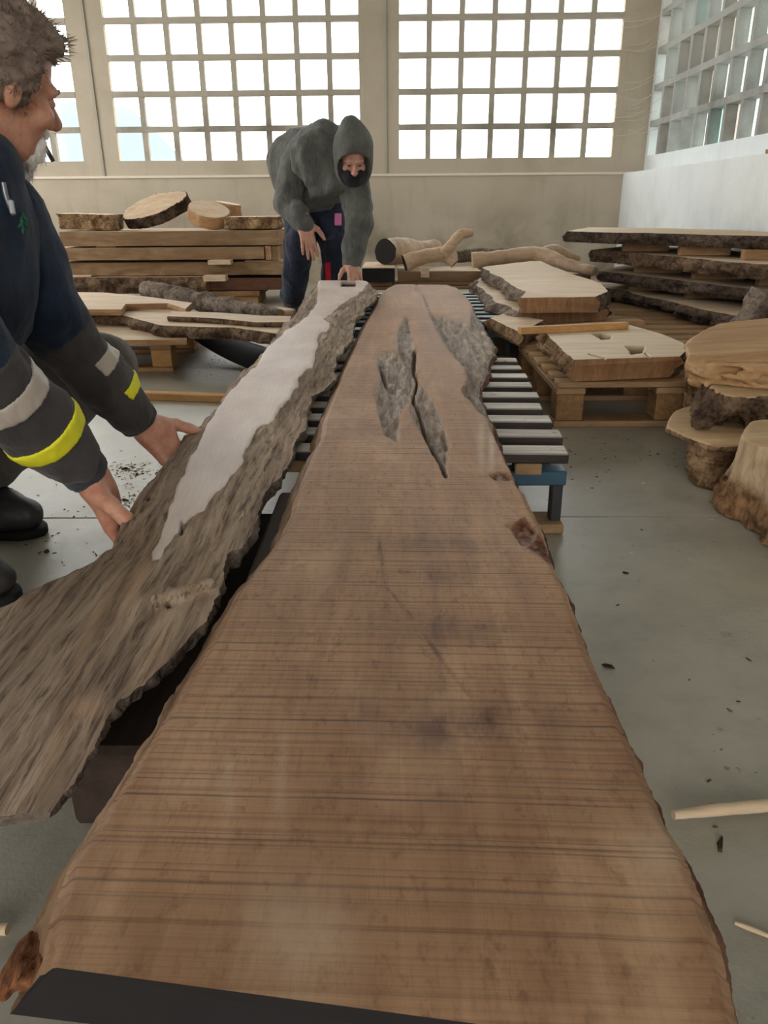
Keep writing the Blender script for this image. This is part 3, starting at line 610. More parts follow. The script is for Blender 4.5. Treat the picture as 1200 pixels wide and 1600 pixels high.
# ------------------------------------------------------------------ pallets and stands
def pallet(name, label, origin, L, D, H, nsl, rz=0.0, slat=None, deck=.022, mats=None, block=True, slw=None, skip=(), jit=.006, group=None):
    """slats run along local x (length L) and are spread along local y (depth D); blocks and runners below"""
    m_s, m_b = mats or (M['pallet'], M['block']); o = np.array(origin, float); t = thing(name, label, 'pallet', o, group); rr = random.Random(hash(name+label) % 1000 if False else len(label)*7+nsl)
    c, s = math.cos(rz), math.sin(rz)
    def put(nm, lo, hi, mat, bev=.003, r=0.0):
        V, F = boxVF(lo, hi, bev, r); V = np.stack([V[:, 0]*c-V[:, 1]*s, V[:, 0]*s+V[:, 1]*c, V[:, 2]], 1)+o; part(t, nm, V, F, mat, False)
    w = slw or .095
    for k in range(nsl):
        y = (D-w)*k/(nsl-1); e = rr.uniform(-jit, jit)
        put('slat', (e, y, H-deck), (L+rr.uniform(-jit, jit), y+w*rr.uniform(.92, 1.04), H-rr.uniform(0, .003)), m_s, .003, rr.uniform(-.012, .012))
    for x in (0, (L-.1)/2, L-.1):
        put('stringer', (x, 0, H-deck*2-.001), (x+.1, D, H-deck-.001), m_s)
        if block:
            for y in (0, (D-.1)/2, D-.1): put('block', (x+.004, y+.002, deck+.001), (x+.098, y+.1, H-deck*2-.002), m_b, .004)
    if block:
        for y in (0, (D-.1)/2, D-.1): put('runner', (0, y, 0), (L, y+.1, deck), m_s)
    return t
# grey weathered pallets carrying the great slab, on low blue steel stands
y0 = float(PZ(700, 703, .205)[1]); xR0 = float(PZ(888, 703, .205)[0])
def deck_on_stand(name, label, y0, x1, L, n, pitch, rz, mat, z=.203, lab2=''):
    t = thing(name, label, 'pallet', (x1-L/2, y0, z-.05)); rr = random.Random(n)
    for k in range(n):
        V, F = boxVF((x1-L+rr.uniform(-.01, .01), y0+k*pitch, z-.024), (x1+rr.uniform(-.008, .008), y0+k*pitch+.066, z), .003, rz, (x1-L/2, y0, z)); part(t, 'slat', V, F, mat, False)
    for x in (x1-.12, x1-L/2-.03, x1-L+.05):
        V, F = boxVF((x, y0, z-.052), (x+.06, y0+(n-1)*pitch+.06, z-.025), .003, rz, (x1-L/2, y0, z)); part(t, 'stringer', V, F, M['pallet'], False)
    return t
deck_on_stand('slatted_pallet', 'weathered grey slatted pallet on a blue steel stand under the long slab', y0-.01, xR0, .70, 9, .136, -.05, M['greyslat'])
M['bluegrey'] = two_tone_slat('bluish_grey_slat', srgb(214, 222, 224), srgb(166, 178, 186), srgb(62, 60, 60), srgb(32, 32, 34))
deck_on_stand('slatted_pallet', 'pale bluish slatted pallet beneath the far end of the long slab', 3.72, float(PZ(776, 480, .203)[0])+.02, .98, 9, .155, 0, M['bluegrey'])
def stand(label, x0, x1, y0, y1, z, near=True):
    t = thing('steel_stand', label, 'stand', ((x0+x1)/2, y0, 0), 'low steel stands')
    for y in (y0, y1):
        part(t, 'beam', *boxVF((x0, y, z-.036), (x1, y+.05, z), .003), M['bluesteel'], False)
        for x in (x0, x1-.03):
            part(t, 'leg', *boxVF((x, y+.008, .018), (x+.026, y+.042, z-.036), .003), M['darksteel'], False)
    for x in (x0, x1-.075):
        part(t, 'side_rail', *boxVF((x+.045, y0+.05, z-.034), (x+.07, y1, z-.004), .003), M['bluesteel'], False)
        for y in (y0, y1):
            part(t, 'foot', *boxVF((x+.005, y-.02, 0), (x+.074, y+.07, .024), .004), M['pallet'], False)
    return t
stand('low blue steel stand holding the grey slatted pallet', -.10, xR0+.005, y0+.01, y0+1.0, .150)
stand('low steel stand beneath the far bluish pallet', -.34, .58, 3.8, 4.9, .150)
V, F = boxVF((-.222, .62, 0), (-.12, 1.40, .2035), .006, .0); solo('timber_bearer', V, F, M['darktimber'], 'added dark bearer under the left edge of the long slab, darkening the gap', 'beam', None, False)  # added support, dark so that the gap beside the slab reads dark
V, F = boxVF((-.40, .74, 0), (-.228, 1.50, .12), .008, .0); solo('gap_darkener', V, F, M['darktimber'], 'added dark block on the floor, darkening the gap between board and long slab', 'beam', None, False)  # added block, stands in for the shade on the floor of the gap
V, F = boxVF((.08, .60, 0), (.2, 1.45, .2035), .006, -.02); solo('timber_bearer', V, F, M['brownY'], 'brown bearer hidden beneath the middle of the long slab', 'beam', None, False)
# ------------------------------------------------------------------ chunks, logs, branches
def rotm(rx=0, ry=0, rz=0): return np.array(Matrix.Rotation(rz, 3, 'Z') @ Matrix.Rotation(ry, 3, 'Y') @ Matrix.Rotation(rx, 3, 'X'))
def split_faces(t, V, F, mask, a, b):
    for sel, (nm, mat, lab) in ((mask, a), (~mask, b)):
        f = F[sel]
        if not len(f): continue
        ids, inv = np.unique(f, return_inverse=True); part(t, nm, V[ids], inv.reshape(f.shape), mat, True, lab)
def chunk(name, label, cat, c, size, R, amp=.02, nsc=9, h=.008, shape='box', mats=None, seed=0, taper=0.0, group=None, names=('bark', 'cut_face'), round_=.03, carve=None, stretch=(1, 1, 1), base=None):
    """a sawn-off piece: flat cut faces on local +-z, rough sides between them"""
    c = np.array(c, float); hx, hy, hz = (s/2 for s in size); ext = np.abs(R)@np.array((hx*(1+abs(taper))+amp*2, hy*(1+abs(taper))+amp*2, hz+.01))
    def fn(P):
        q = (P-c.astype(np.float32))@R.astype(np.float32); k = 1+taper*(-q[..., 2]/hz)
        n = amp*fbm(q*np.array(stretch, np.float32), nsc, 4, seed)
        if shape == 'box':
            d2 = np.stack([np.abs(q[..., 0])-(hx*k-round_), np.abs(q[..., 1])-(hy*k-round_)], -1); side = np.linalg.norm(np.maximum(d2, 0), axis=-1)+np.minimum(d2.max(-1), 0)-round_
        else:
            side = (np.hypot(q[..., 0]/hx, q[..., 1]/hy)-k)*min(hx, hy)
        d = smax(side+n, np.abs(q[..., 2])-hz, .006)
        if carve is not None: d = carve(d, q)
        return d
    V, F = sdf(fn, c-ext, c+ext, h)
    q = (V-c)@R; on = np.abs(q[:, 2]-hz) < h*.35; m = on[F].all(1)
    t = thing(name, label, cat, (c[0], c[1], V[:, 2].min()) if base is None else base, group); mats = mats or (M['bark'], M['pale'])
    split_faces(t, V, F, ~m, (names[0], mats[0], None), (names[1], mats[1], None)); return t
def tubeVF(path, rad, seg=20, amp=.0, nsc=8, seed=0, n=60, squash=1.0):
    P = resample(np.c_[np.array(path, float), np.array(rad, float)], n)
    # round the corners
    for _ in range(4): P[1:-1] = (P[:-2]+2*P[1:-1]+P[2:])/4
    r = P[:, 3]; P = P[:, :3]; T = np.gradient(P, axis=0); T /= np.linalg.norm(T, axis=1, keepdims=True)
    up = np.array((0, 0, 1.)) if abs(T[0, 2]) < .9 else np.array((1., 0, 0)); rings = []
    for k in range(n):
        a = np.cross(up, T[k]); a /= np.linalg.norm(a); b = np.cross(T[k], a); up = b
        th = np.linspace(0, 2*np.pi, seg, endpoint=False); dirs = np.cos(th)[:, None]*a+np.sin(th)[:, None]*b*squash
        pt = P[k]+dirs*r[k]; nn = fbm(pt*np.array((1, 1, 1)), nsc, 4, seed); rings.append(pt+dirs*(nn*amp)[:, None])
    V = np.concatenate(rings); F = []
    for k in range(n-1):
        for j in range(seg): F.append((k*seg+j, k*seg+(j+1) % seg, (k+1)*seg+(j+1) % seg, (k+1)*seg+j))
    return V, np.array(F), rings[0], rings[-1]
def branch(name, label, cat, arms, mat, endmat, amp=.006, nsc=14, seed=0, group=None, names=('limb', 'cut_end')):
    """arms: list of (path, radii)"""
    allp = np.concatenate([np.array(a[0], float) for a in arms]); t = thing(name, label, cat, (allp[:, 0].mean(), allp[:, 1].mean(), allp[:, 2].min()), group)
    for k, (pa, ra) in enumerate(arms):
        V, F, r0, r1 = tubeVF(pa, ra, 22, amp, nsc, seed+k); part(t, names[0], V, F, mat, True)
        for ring, flip in ((r0, True), (r1, False)):
            part(t, names[1], ring, [list(range(len(ring)))[::-1] if flip else list(range(len(ring)))], endmat, False)
    return t
def lerp_slab(name, label, front, back, z, thick, mats, N=90, K=24, rough=(.012, .012), wane=(.01, .01), seed=0, group=None, jag=.0, tilt=0.0, cat='slab', dz=None, nsc=14, parts=('sawn_face', 'bark_edge', 'end_cut')):
    """front / back: plan outlines (x, y) of the two long edges, same direction"""
    f = resample(np.array(front, float), N); b = resample(np.array(back, float), N); s = np.linspace(0, 1, N)
    if jag:
        d = (f-b)/np.linalg.norm(f-b, axis=1, keepdims=True); f = f+d*(jag*n1(s*3+seed, 3, seed, 4))[:, None]
    q = np.linspace(0, 1, K)[None, :, None]; XY = f[:, None]*(1-q)+b[:, None]*q; G = np.zeros((N, K, 3)); G[..., :2] = XY; G[..., 2] = z+.0012*fbm(np.dstack([XY, XY[..., :1]*0]), 5, 3, seed)
    A = None
    if dz is not None: G[..., 2] += dz(G)
    t = thing(name, label, cat, (f[:, 0].mean(), f[:, 1].mean(), z-thick), group)
    top, side0, side1, end = mats
    slab_parts(t, G, thick, top, (side0, side1), (end, end), None, wane, rough, 7, nsc, seed, parts=parts); return t
# ---- pallet and the slab with two holes, to the right of the long slab
yP = float(PZ(900, 668, 0)[1]); xP = float(PZ(868, 660, 0)[0])
pallet('pine_pallet', 'pale pine pallet carrying the slab with two holes', (xP-.02, yP, 0), .78, .86, .160, 7, 0.0, slw=.078)
def holed_slab():
    zt = .236; out = [(849, 514), (972, 508), (1010, 516), (1071, 537), (1064, 556), (896, 562)]
    Lp = [(897, 562), (880, 548), (866, 534), (856, 524), (846, 514)]; Rp = [(1062, 557), (1074, 546), (1068, 536), (1035, 522), (985, 508)]
    N, K = 110, 120; s = np.linspace(0, 1, N); L = resample(Lp, N); R = resample(Rp, N); q = np.linspace(0, 1, K)[None]
    L = L+np.stack([1.6*n1(s*60, .3, 4, 3), 0*s], 1)
    u = L[:, :1]*(1-q)+R[:, :1]*q; v = L[:, 1:]*(1-q)+R[:, 1:]*q; v = v-2.0*np.sin(np.pi*q)*s[:, None]
    G = PZ(u, v, np.full(u.shape, zt))
    hole = np.minimum(dpoly(u, v, [(924, 521), (938, 520), (955, 524), (953, 529), (940, 530), (934, 526)]), dpoly(u, v, [(978, 541), (1007, 542), (1002, 551), (986, 553), (984, 547)]))
    crack = np.minimum(dline(u, v, [(920, 553), (945, 560), (950, 563)]), dline(u, v, [(1008, 552), (1014, 557), (1014, 562)]))
    A = np.zeros(u.shape+(4,), np.float32); A[..., 0] = sstep(1.5, -.5, hole); A[..., 1] = sstep(1.6, .4, crack)
    G[..., 2] -= .05*sstep(1.2, -1.5, hole)+.01*sstep(1.4, .3, crack)
    t = thing('timber_slab', 'thick pale timber slab with two holes and a rough bark edge on pine pallet', 'timber slab', (float(G[..., 0].mean()), float(G[..., 1].mean()), zt-.074))
    m = NT('holed_slab_face'); at = m.n('ShaderNodeAttribute'); at.attribute_name = 'mask'; sp = m.n('ShaderNodeSeparateColor'); m.l(at.outputs['Color'], sp.inputs[0])
    g = m.noise(m.coord((.15, 1, 1)), 30, 6, .6, .4); c = m.ramp(g, [(.3, srgb(196, 172, 142)), (.7, srgb(218, 198, 170))]); rg = m.noise(m.coord(), 50, 5, .7)
    c = m.mix(sp.outputs[0], c, m.ramp(rg, [(.3, srgb(48, 34, 26)), (.7, srgb(124, 96, 72))])); c = m.mix(sp.outputs[1], c, srgb(70, 48, 34)); fm = m.fin(c, .6, m.bump(g, .001), .25)
    slab_parts(t, G, .074, fm, (M['barklight'], M['bark']), (M['endgrain'], M['endgrain']), A, (-.012, -.02), (.018, .012), 8, 26, 5)
holed_slab()
# lath, and the bark-edged pieces behind the holed slab
a = PZ(812, 511, .264); b = PZ(980, 503, .264)
def bar(name, label, cat, a, b, w, hgt, mat, group=None, bev=.003):
    a = np.array(a, float); b = np.array(b, float); L = np.linalg.norm((b-a)[:2]); rz = math.atan2(b[1]-a[1], b[0]-a[0]); c = (a+b)/2
    V, F = boxVF((c[0]-L/2, c[1]-w/2, c[2]-hgt), (c[0]+L/2, c[1]+w/2, c[2]), bev, rz)
    # follow the fall between the two ends
    V[:, 2] += ((V[:, :2]-c[:2])@((b-a)[:2]/L))*(b[2]-a[2])/L
    return solo(name, V, F, mat, label, cat, group, False)
bar('wooden_lath', 'thin yellow pine lath lying behind the slab with two holes', 'lath', a, b, .035, .028, M['lath'])
def px_edge(l, z): return [tuple(PZ(u, v, z)[:2]) for u, v in l]
lerp_slab('timber_slab', 'small pale bark-edged slab under the left end of the pine lath', px_edge([(766, 497), (790, 489)], .228), px_edge([(812, 519), (850, 500)], .228), .228, .06, (M['pale'], M['barklight'], M['bark'], M['barklight']), 40, 20, (.014, .01), (.0, .01), 41, cat='timber slab')
# two live-edge slabs, one on the other, with a wavy bark side towards the long slab
pallet('pine_pallet', 'low pine pallet under the pair of wavy-edged slabs', (.68, 3.62, 0), .56, 1.7, .150, 9)
bar('timber_bearer', 'brown square bearer under the near end of the wavy-edged slabs', 'beam', (.70, 3.80, .188), (1.22, 3.86, .188), .09, .036, M['tan'])
bar('timber_bearer', 'brown square bearer under the far end of the wavy-edged slabs', 'beam', (.70, 5.1, .188), (1.22, 5.15, .188), .09, .036, M['tan'])
zt = .325
lerp_slab('timber_slab', 'lower wavy-edged slab with shaggy bark, beneath a cracked one', px_edge([(812, 487), (778, 474), (752, 452), (746, 437), (752, 432)], .252), px_edge([(942, 480), (930, 455), (880, 430), (846, 420), (830, 420)], .252), .252, .062, (M['pale'], M['barkgrey'], M['barkdark'], M['endgrain']), 100, 30, (.022, .02), (.02, .02), 51, jag=.02, cat='timber slab')
lerp_slab('timber_slab', 'upper pale slab with wavy bark side and a crack at its corner', px_edge([(815, 465), (818, 456), (802, 447), (790, 436), (770, 428), (754, 418), (760, 416)], zt), px_edge([(930, 464), (950, 455), (938, 442), (900, 430), (870, 419), (845, 408), (830, 408)], zt), zt, .068, (M['pale'], M['barkgrey'], M['barkdark'], M['endgrain']), 110, 34, (.016, .014), (.008, .01), 52, cat='timber slab', jag=.012)
# ---- the tall stack of bark-edged slabs along the right wall
pallet('pine_pallet', 'pine pallet under the stack of dark bark-edged slabs', (1.26, 3.72, 0), .90, 1.7, .120, 10, 0.0)
RS = [('bottom', .125, .072, [(1.30, 5.45), (1.48, 5.15), (1.52, 4.75), (1.60, 4.3), (1.70, 3.92), (1.80, 3.86)], [(1.75, 6.1), (2.1, 5.6), (2.15, 5.0), (2.18, 4.5), (2.18, 4.0), (2.15, 3.9)], .030),
      ('second from bottom', .238, .068, [(1.34, 5.3), (1.46, 5.05), (1.62, 4.6), (1.76, 4.25), (1.92, 3.96), (1.98, 3.94)], [(1.8, 6.0), (2.1, 5.6), (2.18, 5.0), (2.2, 4.5), (2.2, 4.05), (2.2, 3.95)], .016),
      ('third from bottom', .362, .072, [(1.30, 5.35), (1.42, 5.15), (1.56, 4.75), (1.66, 4.4), (1.80, 4.02), (1.90, 3.98)], [(1.8, 6.0), (2.1, 5.6), (2.18, 5.0), (2.2, 4.5), (2.2, 4.1), (2.18, 3.98)], .018),
      ('topmost', .488, .066, [(1.12, 5.28), (1.22, 5.10), (1.50, 4.80), (1.75, 4.48), (1.98, 4.22), (2.15, 4.08)], [(1.45, 6.1), (1.7, 5.9), (2.0, 5.6), (2.2, 5.3), (2.21, 4.7), (2.21, 4.2)], .014)]
for k, (w, zb, th, fr, bk, rg) in enumerate(RS):
    lerp_slab('timber_slab', 'dark bark-edged slab, %s of the stack by the right wall' % w, fr, bk, zb+th, th, (M['pale'], M['barkdark'] if k != 2 else M['bark'], M['barkdark'], M['barkdark']), 150, 20, (rg*1.5, .01), (-.004, -.004), 60+k, 'stacked slabs by the white wall', jag=.02, cat='timber slab', nsc=11)
for lv, (zb, zt_) in enumerate([(.198, .237), (.307, .361), (.435, .487)]):
    for k, (x, y) in enumerate([(1.46, 5.14), (1.66, 4.68), (1.86, 4.28)]):
        y += (0, -.02, .03)[lv]; x += (.06, .08, .0)[lv]
        w = ('lowest', 'middle', 'upper')[lv]; e = ('far', 'centre', 'near')[k]
        V, F = boxVF((x, y-.035, zb), (x+.28, y+.035, zt_), .003, -.12); solo('spacer_block', V, F, M['tan'], 'brown spacer block, %s one in the %s gap of the dark slab stack' % (e, w), 'block', 'spacers in the right stack', False)
# ---- plank pile against the back wall, on the left
YP = 6.2
def plank(label, u0, u1, v0, v1, Y, depth, mats, rough=.004, wane=0.0, seed=0, zb=None, thick=None, group='planks of the left pile', dx=0.0, name='timber_plank', N=70):
    z = zpix(v0, Y, (u0+u1)/2); zb_ = zpix(v1, Y, (u0+u1)/2) if zb is None else zb; th = z-zb_ if thick is None else thick
    x0 = float(PY(u0, v0, Y)[0]); x1 = float(PY(u1, v0, Y)[0])
    lerp_slab(name, label, [(x0, Y), ((x0+x1)/2, Y-.01), (x1, Y)], [(x0+dx, Y+depth), (x1+dx, Y+depth)], zb_+th, th, mats, N, 10, (rough, rough), (wane, wane), seed, group, cat='plank')
    return zb_, zb_+th
mp = (M['pale'], M['brownY'], M['brownY'], M['endgrain'])
plank('topmost plank of the left pile, carrying the sawn log pieces', 92, 435, 361, 384, YP, .75, mp, seed=71)
plank('second plank from the top of the left pile', 82, 412, 387, 406, YP-.02, .7, mp, seed=72)
plank('greyish third plank from the top of the left pile', 93, 451, 410, 430, YP+.02, .75, (M['pale'], M['brownY'], M['brownY'], M['endgrain']), .008, seed=73)
plank('wavy bark-edged plank low in the left pile', 113, 322, 433, 459, YP-.05, .6, (M['pale'], M['bark'], M['bark'], M['endgrain']), .02, .01, seed=74)
plank('reddish plank low in the left pile, behind the hooded worker', 326, 452, 434, 453, YP+.05, .6, (M['red'], M['red'], M['red'], M['red']), .004, seed=75)
plank('narrow lowest plank of the left pile', 320, 405, 455, 463, YP+.02, .5, (M['tan'], M['tan'], M['tan'], M['endgrain']), seed=76)
def pxblock(label, u0, u1, v0, v1, Y, dep, mat, name='spacer_block', cat='block', group=None, bev=.003):
    p0 = PY(u0, v1, Y); p1 = PY(u1, v0, Y); V, F = boxVF((p0[0], Y, p0[2]), (p1[0], Y+dep, p1[2]), bev); return solo(name, V, F, mat, label, cat, group, False)
gs = 'spacers in the left pile'
pxblock('pale spacer block between third and fourth plank layers, left end of pile', 100, 142, 430.4, 433.2, YP-.04, .4, M['pale'], group=gs)
pxblock('pale spacer block jutting out above the third plank, right of pile', 325, 360, 406.6, 414, YP-.12, .11, M['pale'], group=gs)
pxblock('pale spacer block jutting out below the third plank, right of pile', 318, 352, 430.5, 440, YP-.16, .10, M['pale'], group=gs)
pxblock('short tan block at the right end of the second plank', 415, 423, 384.5, 406, YP, .3, M['tan'], group=gs)
pxblock('short brown block beside the right end of the second plank', 425, 434, 384.5, 408, YP+.03, .3, M['brownY'], group=gs)
pxblock('flat pale offcut under the right end of the second plank', 383, 446, 406.5, 410, YP+.05, .3, M['pale'], group=gs)
pxblock('thin spacer between the two top planks, left side', 150, 180, 384.3, 386.8, YP+.02, .5, M['tan'], group=gs)
pxblock('square tan bearer under the right of the left pile', 367, 403, 463.4, 486, YP+.04, .4, M['tan'], name='timber_bearer', cat='beam')
pxblock('square dark bearer under the middle of the left pile', 250, 290, 459.4, 486, YP+.04, .4, M['brownY'], name='timber_bearer', cat='beam')
pxblock('square dark bearer under the left end of the left pile', 120, 160, 459.4, 486, YP+.04, .4, M['brownY'], name='timber_bearer', cat='beam')
# sawn pieces lying on the pile
z0 = zpix(361, YP, 265)
def at_pile(u, dy, dz): p = PY(u, 361, YP+dy); return np.array((p[0], YP+dy, z0+dz))
chunk('burl_piece', 'rough bark-sided burl slice at the left end on the pile', 'wood piece', at_pile(145, .28, .068), (.44, .34, .115), rotm(.0, .03, 0), .035, 8, .009, 'box', (M['barklight'], M['pale']), 81)
chunk('log_slice', 'large tilted log slice with bluish pale cut face on the pile', 'wood piece', at_pile(249, .36, .145), (.56, .28, .10), rotm(.60, -.31, .1), .016, 7, .009, 'cyl', (M['barkdark'], M['pale']), 82, stretch=(1, 1, .3))
chunk('log_wedge', 'brown log wedge with slanted pale cut beside the tilted slice', 'wood piece', at_pile(328, .30, .112), (.33, .30, .10), rotm(.35, .28, -.2), .010, 6, .008, 'cyl', (M['tan'], M['pale']), 83)
chunk('log_offcut', 'small pale log offcut lying behind the brown wedge', 'wood piece', at_pile(356, .58, .11), (.22, .2, .18), rotm(.1, .15, .3), .012, 8, .008, 'cyl', (M['tan'], M['pale']), 84)
chunk('burl_slab', 'flat rough-edged burl slab at the right end on the pile', 'wood piece', at_pile(399, .22, .052), (.42, .34, .09), rotm(0, 0, .1), .028, 9, .009, 'box', (M['barklight'], M['pale']), 85)
# ---- low boards, pallet and branch in front of the left pile
yq = float(PZ(240, 584, 0)[1]); xq = float(PZ(268, 584, 0)[0])
pallet('pine_pallet', 'orange-brown pine pallet under the low boards behind the kneeling worker', (xq-.98, yq, 0), .98, 1.1, .150, 7, .04, mats=(M['tan'], M['lath']))
lerp_slab('timber_board', 'thin grey board on the pallet beneath the wavy-edged board', px_edge([(110, 526), (200, 531), (292, 530)], .178), px_edge([(120, 505), (200, 505), (296, 507)], .178), .178, .024, (M['pale'], M['tan'], M['tan'], M['tan']), 60, 10, (.003, .003), (0, 0), 91, cat='board')
lerp_slab('timber_board', 'pale wavy-edged board with brown bark side, low on the left', px_edge([(128, 488), (190, 492), (215, 499), (250, 508), (310, 511), (365, 512), (436, 522)], .228), px_edge([(135, 482), (200, 484), (260, 486), (330, 490), (400, 494), (450, 498)], .228), .228, .048, (M['pale'], M['bark'], M['bark'], M['endgrain']), 120, 24, (.014, .01), (.012, .0), 92, cat='board')
lerp_slab('timber_board', 'narrow split board lying on the wavy-edged board', px_edge([(262, 494), (330, 497), (400, 503), (452, 503)], .252), px_edge([(268, 486), (340, 488), (410, 493), (455, 494)], .252), .252, .022, (M['pale'], M['bark'], M['bark'], M['endgrain']), 70, 12, (.006, .004), (0, 0), 93, cat='board')
lerp_slab('timber_board', 'pale board with a notched side under the bark branch', px_edge([(110, 483), (190, 483), (196, 475), (262, 474), (290, 482)], .262), px_edge([(110, 456), (160, 457), (220, 462), (262, 468), (300, 473)], .262), .262, .03, (M['pale'], M['tan'], M['tan'], M['endgrain']), 80, 16, (.004, .004), (0, 0), 94, cat='board')
zb_ = .29
branch('tree_branch', 'bark-covered branch log lying slantwise on the low boards', 'branch', [([PT(228, 453, 4.45), PT(262, 459, 4.35), PT(320, 472, 4.2), PT(370, 482, 4.05), PT(440, 492, 3.9)], [.052, .058, .05, .042, .03])], M['barkgrey'], M['tan'], .010, 16, 95)
chunk('driftwood_piece', 'pale smooth wood piece beside the end of the bark branch', 'wood piece', PT(428, 486, 4.1)+np.array((0, 0, -.012)), (.22, .18, .05), rotm(0, .05, .2), .015, 9, .007, 'cyl', (M['pale'], M['pale']), 96)
# dark curved sheet sagging under the boards
xx = np.linspace(0, 1, 40); yy = np.linspace(0, 1, 14); a0, a1 = PZ(302, 560, 0), PZ(425, 588, 0)
Vs = []
for s in xx:
    for q in yy:
        p = a0*(1-s)+a1*s; Vs.append((p[0], p[1]+.28*q, .012+.10*(1-s)**2+.05*q+.05*math.sin(q*math.pi)))
V = np.array(Vs); n = len(V); Fg = grid_faces(40, 14); solo('rubber_sheet', np.concatenate([V, V-np.array((0, 0, .008))]), np.concatenate([Fg, Fg[:, ::-1]+n]), M['dark'], 'dark curved rubber sheet sagging under the low boards', 'sheet')
bar('wooden_strip', 'long thin wooden strip lying flat on the floor by the pallet', 'strip', PZ(205, 611, .03), PZ(372, 617, .03), .05, .03, M['lath'])
# ---- back centre: branches and boards before the wall
YC = 5.9
zc = zpix(424, YC, 690)
pallet('pine_pallet', 'pine pallet under the bare branches before the back wall', (-.35, YC-.05, 0), 1.08, .8, .16, 6)
x0, x1 = PY(622, 424, YC)[0], PY(752, 424, YC)[0]
lerp_slab('timber_board', 'pale board under the forked bare branch', [(x0, YC), (x1, YC)], [(x0, YC+.5), (x1, YC+.5)], zc, .07, (M['pale'], M['brownY'], M['brownY'], M['endgrain']), 40, 10, (.005, .005), (0, 0), 101, cat='board')
V, F = boxVF((x0, YC+.02, .162), (x1, YC+.45, zc-.072), .004); solo('timber_bearer', V, F, M['brownY'], 'dark bearer under the board with the forked branch', 'beam', None, False)
xb0, xb1 = PY(566, 430, 5.75)[0], PY(617, 430, 5.75)[0]; zt2 = zpix(418, 5.75, 590); zb2 = zpix(441, 5.75, 590)
t = thing('timber_block', 'squared timber with a black painted end beside the hooded worker', 'block', ((xb0+xb1)/2, 5.75, zb2))
part(t, 'beam_body', *boxVF((xb0, 5.76, zb2), (xb1, 6.35, zt2), .004), M['pale'], False); part(t, 'painted_end', *boxVF((xb0, 5.75, zb2), (xb1, 5.762, zt2-.006), .002), M['blackend'], False)
V, F = boxVF((xb0+.02, 5.9, .161), (xb1-.02, 6.3, zb2), .004); solo('timber_bearer', V, F, M['brownY'], 'brown bearer under the black-ended timber', 'beam', None, False)
pxblock('small upright pale block beside the forked branch', 658, 671, 418, 434, YC-.06, .05, M['pale'], name='wood_block')
def bp(u, v, Y): return PY(u, v, Y)
branch('tree_log', 'stout bare log with hollow dark sawn end by the wall', 'log', [([bp(603, 394, 6.0), bp(635, 392, 6.25), bp(682, 389, 6.6)], [.098, .09, .055])], M['stripped'], M['blackend'], .014, 9, 111)
branch('tree_branch', 'forked bare branch with one limb pointing up', 'branch', [([bp(632, 412, 5.97), bp(665, 401, 6.0), bp(695, 398, 6.02), bp(710, 413, 6.0)], [.062, .055, .05, .035]), ([bp(692, 398, 6.0), bp(706, 382, 6.0), bp(720, 366, 6.02), bp(738, 364, 6.05)], [.05, .042, .042, .024])], M['stripped'], M['blackend'], .010, 10, 112)
branch('tree_branch', 'long crooked bare branch lying towards the right stack', 'branch', [([bp(738, 409, 6.3), bp(790, 402, 6.3), bp(840, 396, 6.25), bp(880, 412, 6.1), bp(930, 424, 5.9)], [.075, .06, .06, .05, .03]), ([bp(838, 397, 6.25), bp(868, 392, 6.4), bp(905, 403, 6.5)], [.05, .045, .03])], M['stripped'], M['pale'], .014, 8, 113)
branch('tree_branch', 'short grey branch behind the forked branch', 'branch', [([bp(712, 402, 6.5), bp(745, 398, 6.55), bp(800, 396, 6.6)], [.05, .05, .04])], M['barkgrey'], M['pale'], .008, 10, 114)
lerp_slab('timber_board', 'thin pale board carrying the long crooked branch', [(float(bp(800, 425, 6.0)[0]), 6.22), (float(bp(935, 425, 6.0)[0]), 6.22)], [(float(bp(748, 425, 6.0)[0]), 6.8), (float(bp(935, 425, 6.0)[0]), 6.8)], .215, .05, (M['pale'], M['brownY'], M['brownY'], M['endgrain']), 40, 10, (.006, .006), (0, 0), 115, cat='board')
V, F = boxVF((.75, 6.1, 0), (1.9, 6.7, .164), .004); solo('timber_bearer', V, F, M['brownY'], 'wide bearer under the long crooked branch', 'beam', None, False)
# lath left on the ledge of the right wall
bar('wooden_lath', 'brown lath lying on the ledge of the white right wall', 'lath', (XR+.03, 5.15, ZS+.026), (XR+.05, 3.9, ZS+.026), .035, .024, M['tan'])
# cobwebs in the corner by the windows
cw = []; rr = np.random.default_rng(9)
for k in range(16):
    u0, v0 = rr.uniform(948, 985), rr.uniform(5, 235); a = PY(u0, v0, YB-.005); b = np.array((XRU-.01, YB-rr.uniform(.02, .35), a[2]+rr.uniform(-.02, .14))); m = (a+b)/2-np.array((0, 0, rr.uniform(.02, .07)))
    V, F, r0, r1 = tubeVF([a, m, b], [.0018, .0025, .0018], 5, .0008, 60, k, 16); cw.append((V, F))
props(part(None, 'cobweb', *join(*cw), plain('cobweb_dust', srgb(206, 198, 186), .9, .1), True), 'dusty cobweb strands in the corner beside the windows', 'cobweb', None, 'stuff')
